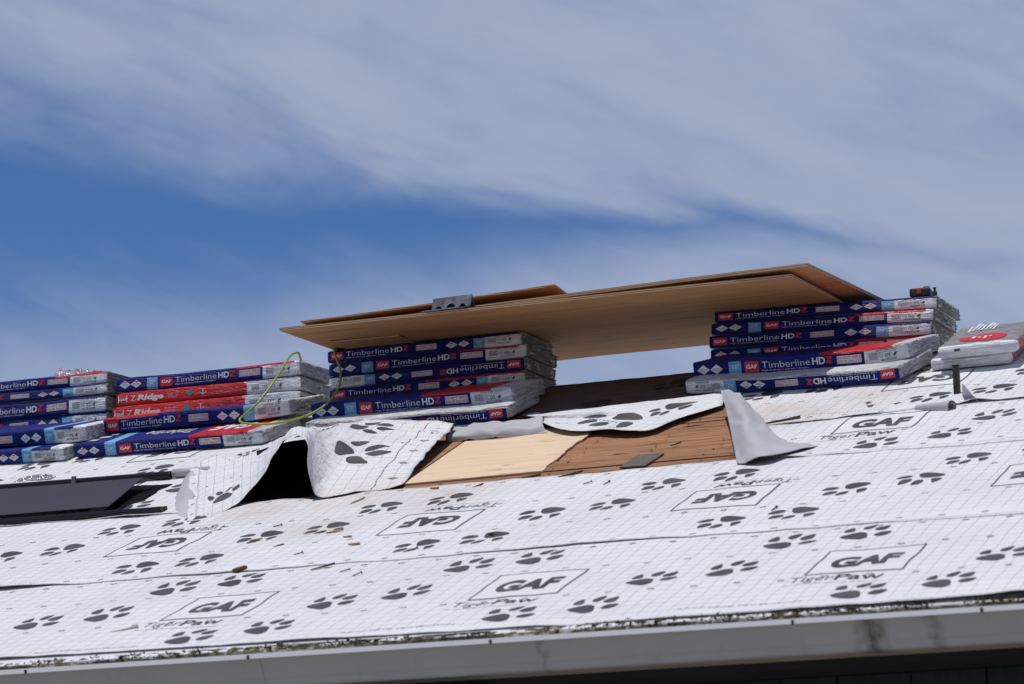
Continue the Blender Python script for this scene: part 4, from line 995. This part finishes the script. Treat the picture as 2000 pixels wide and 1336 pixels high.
for polys, ink in ((fit_text('GAF', .70, .90, .06, .14, bold=.06), 0), (fit_text('Timberline', .30, .56, .10, .10, bold=0), 0), ([quad(.04, .06, .09, .09), quad(.06, .12, .12, .15), quad(.09, .18, .13, .20)], 6)):
    for p in polys:
        q = [dfm_((.98 - a if ink == 0 and a > .6 else (.86 - a if ink == 0 else a)) * 1.03 + (.62 if ink == 0 and a > .6 else 0) * 0 + (0.60 if ink == 0 and a > .6 else 0), (.30 - b if ink == 0 else b), .064 + .0015) for a, b in p]
        mb.add(q, [tuple(range(len(q)))], ink)
mb.build('top_print', PRINT, [c for c in r_.children if c.name.startswith('wrapper')][0])
# leftmost stack, cut by the frame
bundle('blue shingle bundle at the top of the leftmost stack under crumpled film', flat_M(-1.236, 3.750, 1.762, 1.760), .058, 'P', top=((0, 'film_navy'), (.72, 'film_red')), end='raw', seed=41)
bundle('blue shingle bundle second from the top of the leftmost stack', flat_M(-1.233, 3.746, 1.712, 1.710), .048, 'Q', top=NV, end='raw', seed=42)
bundle('blue shingle bundle third from the top of the leftmost stack', flat_M(-1.238, 3.744, 1.628, 1.626), .074, 'P', top=NV, end='raw', seed=43)
bundle('blue shingle bundle fourth from the top of the leftmost stack', flat_M(-1.237, 3.748, 1.556, 1.553), .070, 'Q', top=NV, end='raw', seed=44)
bundle('blue shingle bundle second from the bottom of the leftmost stack', slope_M((-1.095, 3.752), (-.100, 3.646), .083, .115), .074, 'Q', top=((0, 'film_navy'), (.759, 'film_sky'), (.816, 'film_navy'), (.93, 'film_white')), seed=45)
bundle('blue shingle bundle at the bottom of the leftmost stack above the dark panel', slope_M((-1.180, 3.688), (-.185, 3.562), .020, .05), .063, 'Q', top=((0, 'film_navy'), (.759, 'film_sky'), (.816, 'film_navy'), (.93, 'film_white')), seed=46)

# grey-topped bundles bent over the ridge at the far right
def bent_bundle(label, u0, u1, v0, h0, T, seed):
    root = empty('shingle_bundle', rp(u0, v0, h0)); tag(root, label, 'shingle bundle')
    W_ = u1 - u0; Lr = 0.43
    dR = 9.0
    def path(s):   # centre line of the underside: up the slope, over the ridge, down the far side
        rad = 0.22; ang = 2 * B
        a0 = dR - rad * math.tan(B); a0 = max(0.02, a0); arc = rad * ang
        if s <= a0: p = Vector((0, s * CB, s * SB)); n = Vector((0, -SB, CB))
        elif s <= a0 + arc:
            t = (s - a0) / rad; c = Vector((0, a0 * CB, a0 * SB)) - Vector((0, -SB, CB)) * rad; th = B - t
            n = Vector((0, -math.sin(th), math.cos(th))); p = c + n * rad
        else:
            c = Vector((0, a0 * CB, a0 * SB)) - Vector((0, -SB, CB)) * rad; n = Vector((0, SB, CB)); p = c + n * rad + Vector((0, CB, -SB)) * (s - a0 - arc)
        return p, n
    def pt(s, x, z):
        p, n = path(s); k = 0.004 * nz1(s * 6, x * 10, seed) + 0.0035 * nz1(s * 19, x * 26, seed)
        return p + n * (z + (k if z > 0 else 0)) + Vector((x + 0.004 * nz1(s * 6, z * 20, seed + 3) - 0.03 * s * 0, 0, 0))
    ns, nxx = 34, 12; r = .012; V = []; F = []; MI = []
    sec = [(0, r), (0, T - r), (r * .3, T - r * .3), (r, T)] + [(lerp(r, W_ - r, k / 8), T) for k in range(1, 8)] + [(W_ - r, T), (W_ - r * .3, T - r * .3), (W_, T - r), (W_, r), (W_ - r, 0), (r, 0)]
    n = len(sec)
    for i in range(ns + 1):
        s = Lr * i / ns; e = min(i, ns - i) / ns * Lr; k = 1.0 if e > .02 else .8 + .2 * e / .02
        for x_, z_ in sec: V.append(pt(s, lerp(W_ / 2, x_, 1 if e > .02 else .97 + .03 * e / .02), lerp(T / 2, z_, k)))
    for i in range(ns):
        for k in range(n):
            zc = (sec[k][1] + sec[(k + 1) % n][1]) / 2; xc = (sec[k][0] + sec[(k + 1) % n][0]) / 2
            m = 0 if zc > T - r * .2 and i > 1 else (3 if xc > W_ * .97 and i > 2 and i % 17 < 8 else (2 if xc > W_ * .97 and i > 2 else 1))
            F.append((i * n + k, i * n + (k + 1) % n, (i + 1) * n + (k + 1) % n, (i + 1) * n + k)); MI.append(m)
    F.append(tuple(range(n - 1, -1, -1))); MI.append(1); F.append(tuple(ns * n + k for k in range(n))); MI.append(1)
    w = mesh_obj('wrapper', V, F, [MATS['film_grey'], MATS['film_white'], MATS['shingle_edge'], MATS['film_red']], root, MI, True)
    return root, w, pt, W_
bent_bundle('lower grey-topped shingle bundle at the far right, white end outward', 3.905, 4.245, 3.695, .021, .050, 51)
root, w, pt, W_ = bent_bundle('upper grey-topped shingle bundle at the far right with red oval', 3.955, 4.290, 3.655, .076, .050, 52)
mb = MB()
el = [(W_ * .50 + W_ * .30 * math.cos(a), .130 + .075 * math.sin(a)) for a in [2 * math.pi * k / 28 for k in range(28)]]
def lay_top(poly, ink, off):
    for k in range(1, 40):
        lo_, hi_ = (k - 1) * .025, k * .025
        q = half(half(poly, 1, lo_, 1), 1, hi_, -1) if any(True for _ in poly) else []
        if len(q) > 2: mb.add([pt(s, x_, .050 + off) for x_, s in q], [tuple(range(len(q)))], ink)
lay_top(el, 1, .0025)
for k in range(4): lay_top(quad(W_ * (.36 + .07 * k), .112 + .012 * (k % 2), W_ * (.40 + .07 * k), .140 + .012 * ((k + 1) % 2)), 0, .0040)
for k in range(7): lay_top(quad(W_ * .16 + .018 * k, .30 + .008 * (k % 3), W_ * .16 + .018 * k + .010, .40 + .03 * ((k * 5) % 3)), 0, .0025)
tag(mb.build('top_print', PRINT, w), kind='stuff')
mb = MB(); mb.add([pt(-0.004 + .0, x_, z_) for x_, z_ in ((.075, .028), (.100, .028), (.100, .038), (.075, .038))], [(0, 1, 2, 3)], 2); mb.build('end_mark', PRINT, w)

# ------------------------------------------------------------------ plywood
def board(name, label, corner, yaw, roll_x, roll_y, lx, ly, t, face, warp=None, cat='plywood'):
    """corner: front left lower corner; mesh is local so the edge plies follow the sheet"""
    nx_, ny_ = 24, 12; V = []; F = []; MI = []
    def wz(a, b): return (warp(a, b) if warp else 0) + 0.002 * nz1(a * 3 + corner[0], b * 3, lx)
    for layer in (0, 1):
        for i in range(nx_ + 1):
            for j in range(ny_ + 1): V.append((lx * i / nx_, ly * j / ny_, wz(i / nx_, j / ny_) + t * layer))
    k = (nx_ + 1) * (ny_ + 1); ix = lambda i, j: i * (ny_ + 1) + j
    for i in range(nx_):
        for j in range(ny_):
            q = (ix(i, j), ix(i + 1, j), ix(i + 1, j + 1), ix(i, j + 1)); F.append(tuple(reversed(q))); MI.append(0); F.append(tuple(a + k for a in q)); MI.append(0)
    rim = [ix(i, 0) for i in range(nx_)] + [ix(nx_, j) for j in range(ny_)] + [ix(i, ny_) for i in range(nx_, 0, -1)] + [ix(0, j) for j in range(ny_, 0, -1)]
    for a in range(len(rim)):
        p, q = rim[a], rim[(a + 1) % len(rim)]; F.append((p, q, k + q, k + p)); MI.append(1)
    o = mesh_obj(name, V, F, [MATS[face], MATS['plywood_edge']], None, MI, False)
    ex = Vector((math.cos(yaw), math.sin(yaw), roll_x)).normalized(); ey = Vector((-math.sin(yaw), math.cos(yaw), roll_y)).normalized(); ez = ex.cross(ey).normalized(); ey = ez.cross(ex)
    o.matrix_world = Matrix(((ex.x, ey.x, ez.x, corner[0]), (ex.y, ey.y, ez.y, corner[1]), (ex.z, ey.z, ez.z, corner[2]), (0, 0, 0, 1)))
    tag(o, label, cat); return o
board('plywood_sheet', 'lower plywood sheet bridging the middle and right stacks', (.9516, 3.2773, 1.8082), -.026, -.0105, -.0027, 2.44, 1.22, .0135, 'plywood_face')
ey_ = math.sin(.087)
board('plywood_sheet', 'upper plywood sheet turned slightly and jutting out at the right', (3.470 - 2.44 * math.cos(.087), 3.188 + 2.44 * ey_, 1.8270), -.087, -.0045, -.012, 2.44, 1.22, .0135, 'plywood_face')
board('hardboard_sheet', 'smaller amber board on top of the plywood behind the metal bracket', (1.040, 3.312, 1.8425), .040, .0, .0, 1.22, .62, .007, 'hardboard', warp=lambda a, b: .044 * a ** 1.2 * (1 - b) ** 1.0 + .006 * a, cat='board')
board('plywood_offcut', 'thin plywood offcut slipped between middle stack and lower sheet', (1.056, 3.572, 1.7968), .06, -.004, .0, .335, .42, .0075, 'plywood_face')

# bracket: folded steel roof jack with three cut-outs
root = empty('roof_bracket', (1.705, 3.278, 1.8160)); tag(root, 'grey steel roof bracket with three holes on the plywood edge', 'roof bracket'); root.rotation_euler.z = -.06
Wb, Hb, tilt = .192, .062, .30
holes = [(.034, .015), (.094, .022), (.152, .015)]
xs = frange(0, Wb, Wb / 64); V = []; F = []
def bot(x):
    z = .010
    for c, r in holes:
        if abs(x - c) < r: z = max(z, .010 + math.sqrt(max(0, r * r - (x - c) ** 2)) * .95)
    return z
for x in xs:
    for z in (bot(x), Hb):
        for d in (0, .003): V.append((x + .0, z * tilt + d, z))
for i in range(len(xs) - 1):
    a, b = 4 * i, 4 * i + 4; F += [(a, b, b + 2, a + 2), (a + 1, a + 3, b + 3, b + 1), (a + 2, b + 2, b + 3, a + 3), (a, a + 1, b + 1, b)]
F += [(0, 2, 3, 1), (4 * len(xs) - 4, 4 * len(xs) - 3, 4 * len(xs) - 1, 4 * len(xs) - 2)]
mesh_obj('front_plate', V, F, MATS['galvanised'], root)
mb = MB(); mb.add([(0, Hb * tilt, Hb + .0005), (Wb, Hb * tilt, Hb + .0005), (Wb, Hb * tilt + .034, .004), (0, Hb * tilt + .034, .004), (0, Hb * tilt + .0035, Hb + .003), (Wb, Hb * tilt + .0035, Hb + .003), (Wb, Hb * tilt + .0375, .004), (0, Hb * tilt + .0375, .004)], [(0, 1, 2, 3), (7, 6, 5, 4), (0, 4, 5, 1), (1, 5, 6, 2), (3, 2, 6, 7), (0, 3, 7, 4)]); mb.build('rear_plate', MATS['galvanised'], root)
mb = MB(); mb.box((-.02, -.022, 0), (Wb, .05, .0035)); 
for k in range(13): mb.add([(-.03 + .0145 * k, -.024, .0005), (-.021 + .0145 * k, -.024, .0005), (-.032 + .0145 * k, -.042, -.001), (-.026 + .0145 * k, -.022, .006)], [(0, 2, 1), (0, 3, 2), (1, 2, 3), (0, 1, 3)])
mb.build('toothed_base', MATS['galvanised'], root)
mb = MB(); mb.box((.004, .020, .006), (Wb - .004, .030, .030)); mb.build('inner_plate', MATS['rail_black'], root)

# ------------------------------------------------------------------ dark panel between two rails, left
root = empty('metal_sheet', rp(.3, 2.5, .02)); tag(root, 'dark grey metal coil sheet lying between two black rails', 'metal sheet')
inv = Matrix.Translation(-root.location)
def local(vs): return [inv @ v for v in vs]
top = [(-1.4, 2.385, .045), (.752, 2.328, .045), (.700, 2.730, .072), (-1.4, 2.83, .072)]
q = [rp(*p) for p in top]; q2 = [v - Vector((0, -SB, CB)) * .002 for v in q]
mesh_obj('sheet_face', local(q + q2), [(0, 1, 2, 3), (7, 6, 5, 4), (0, 4, 5, 1), (1, 5, 6, 2), (2, 6, 7, 3), (3, 7, 4, 0)], MATS['coil_metal'], root)
mb = MB(); mb.add(local([rp(.700, 2.73, .071), rp(.745, 2.75, .055), rp(.70, 2.62, .064)]), [(0, 1, 2), (2, 1, 0)]); mb.build('bent_corner', MATS['coil_metal'], root)
mb = MB(); c = [rp(-.16, 2.55, .0655), rp(-.16 + .10, 2.60, .0655)]
mb.add(local([c[0], c[1], c[1] + Vector((0, .003, .0012)), c[0] + Vector((0, .003, .0012))]), [(0, 1, 2, 3)]); mb.build('scratch', MATS['ink_grey'], root)
# black sheet added as the shade under its free corner
shade_net = net_surf([[(.70, 2.345, .016), (.78, 2.36, .014), (.80, 2.40, .013)], [(.66, 2.56, .022), (.74, 2.58, .018), (.795, 2.60, .013)], [(.60, 2.80, .030), (.70, 2.80, .022), (.785, 2.835, .014)]], 10, 10, .2, .5, .002)
o = shade_net.body('corner_shade', [MATS['shade_black'], MATS['shade_black']]); tag(o, 'black sheet added as the shade under the right edge of the dark sheet', 'membrane scrap')
def rail(label, a, b, prof, m, name='metal_rail'):
    pa, pb = rp(*a), rp(*b); ex = (pb - pa).normalized(); ez = Vector((0, -SB, CB)); ez = (ez - ex * ez.dot(ex)).normalized(); ey = ez.cross(ex); n = len(prof)
    V = [p + ey * y + ez * z for p in (pa, pb) for y, z in prof]
    F = [(i, (i + 1) % n, n + (i + 1) % n, n + i) for i in range(n)] + [tuple(range(n - 1, -1, -1)), tuple(range(n, 2 * n))]
    o = mesh_obj(name, V, F, m); tag(o, label, 'metal rail'); bevel(o, .0025); return o
box_p = [(0, 0), (.05, 0), (.05, .024), (.012, .028), (0, .020)]
upper = rail('black rail along the upper edge of the dark sheet', (-1.4, 3.045, .018), (.715, 2.925, .018), box_p, MATS['rail_black'])
lower = rail('black rail along the lower edge of the dark sheet', (-1.4, 2.335, .016), (1.045, 2.245, .016), [(0, 0), (.050, 0), (.052, .016), (.020, .022), (0, .014)], MATS['rail_black'])
mb = MB(); pp = rp(.23, 2.945, .035)
mb.box((pp.x - .01, pp.y - .012, pp.z - .02), (pp.x + .012, pp.y - .006, pp.z + .026)); o = mb.build('clip', MATS['galvanised']); o.parent = upper
mb = MB(); pa, pb = rp(.722, 2.955, .034), rp(.90, 2.945, .034); mb.tube([pa, pb], .019, 14); o = mb.build('paper_tube', MATS['underlay_back'], None, True); tag(o, 'pale grey tube end butting the upper black rail', 'tube')

# ------------------------------------------------------------------ small things
# crumpled film on the leftmost stack, clear film strip on the roof
def crumple(name, label, cx, cy, cz, lx, ly, lz, m, seed, cat, tilt=None):
    nx_, ny_ = 30, 12; V = []; F = []
    for i in range(nx_ + 1):
        for j in range(ny_ + 1):
            a, b = i / nx_ - .5, j / ny_ - .5; e = (1 - (2 * a) ** 4) * (1 - (2 * b) ** 4)
            hh = lz * max(0, e) * (0.35 + 0.9 * abs(nz1(a * 7, b * 5, seed)) + 0.5 * nz1(a * 19, b * 13, seed + 2))
            p = Vector((a * lx, b * ly, max(0.0, hh))) + Vector((.006 * nz1(a * 20, b * 20, seed + 7), .006 * nz1(a * 20, b * 20, seed + 9), 0))
            V.append((tilt @ p if tilt else p) + Vector((cx, cy, cz)))
    for i in range(nx_):
        for j in range(ny_): q = i * (ny_ + 1) + j; F.append((q, q + ny_ + 1, q + ny_ + 2, q + 1))
    o = mesh_obj(name, V, F, m); tag(o, label, cat); return o
crumple('crumpled_film', 'shiny crumpled plastic film on top of the leftmost stack', -.475, 3.86, 1.8215, .22, .16, .055, MATS['film_clear'], 5, 'plastic film')
crumple('crumpled_film', 'small red and clear film scrap beside the crumpled film', -.335, 3.84, 1.8215, .10, .10, .022, MATS['film_red'], 8, 'plastic film')
sl = Matrix(((1, 0, 0), (0, CB, -SB), (0, SB, CB)))
crumple('film_strip', 'clear plastic film strip lying on the sheet above the dark panel', *rp(-.13, 3.20, .017), .20, .06, .020, MATS['film_clear'], 15, 'plastic film', sl)
# hose
hp = [(.742, 3.90, 1.778), (.757, 3.86, 1.783), (.778, 3.80, 1.796), (.802, 3.74, 1.801), (.799, 3.68, 1.784), (.831, 3.55, 1.712), (.856, 3.4, 1.607), (.832, 3.3, 1.5), (.788, 3.26, 1.444), (.768, 3.24, 1.415), (.81, 3.22, 1.392), (.928, 3.24, 1.383), (1.04, 3.26, 1.397), (1.119, 3.30, 1.431), (1.162, 3.36, 1.488), (1.143, 3.49, 1.582), (1.094, 3.59, 1.673), (1.033, 3.67, 1.746), (1.004, 3.71, 1.784), (.99, 3.76, 1.803), (.985, 3.82, 1.806)]
hp = [Vector(p) for p in hp]
mb = MB(); mb.tube([crom(hp, k / 150) for k in range(151)], .0050, 12); o = mb.build('air_hose', MATS['hose_green'], None, True); tag(o, 'yellow-green air hose looping from the red stack to the middle stack', 'hose')
# battery and driver bit on the right stack
root = empty('tool_battery', (3.728, 3.765, 1.7645)); tag(root, 'black power tool battery with red button on the right stack', 'battery'); root.rotation_euler.z = .12
mb = MB(); mb.box((.0, 0, 0), (.090, .075, .038)); o = bevel(mb.build('housing', MATS['tool_black'], root), .009, 3)
mb = MB(); mb.box((.058, .010, .0382), (.084, .064, .043)); bevel(mb.build('latch_block', MATS['tool_black'], root), .002)
mb = MB(); mb.box((.033, -.0035, .012), (.052, .002, .036)); bevel(mb.build('button', MATS['tool_red'], root), .002)
mb = MB()
for k in (0, 1, 2): mb.box((.060 + .008 * k, -.0015, .006), (.064 + .008 * k, .002, .022))
mb.build('grip_rib', MATS['tool_black'], root)
root = empty('bit_holder', (3.838, 3.772, 1.7600)); tag(root, 'tiny black bit holder standing right of the battery', 'bit holder')
mb = MB(); mb.box((-.010, -.008, 0), (.010, .008, .018)); bevel(mb.build('foot', MATS['tool_black'], root), .002)
mb = MB(); mb.tube([(.001, 0, .0182), (.001, 0, .030)], .0055, 8); mb.tube([(.001, 0, .0302), (.001, 0, .036)], .007, 8); mb.build('shank', MATS['tool_black'], root)
# vent post
root = empty('vent_post', rp(4.144, 3.187, 0)); tag(root, 'short dark brown post standing through the underlayment at right', 'post')
mb = MB(); mb.box((-.012, -.012, -.01), (.012, .012, .128)); bevel(mb.build('shaft', MATS['pipe_brown'], root), .002)
mb = MB(); mb.box((-.0128, -.0128, .1282), (.0128, .0128, .134)); bevel(mb.build('cap', MATS['pipe_brown'], root), .001)
bpy.context.view_layer.update()
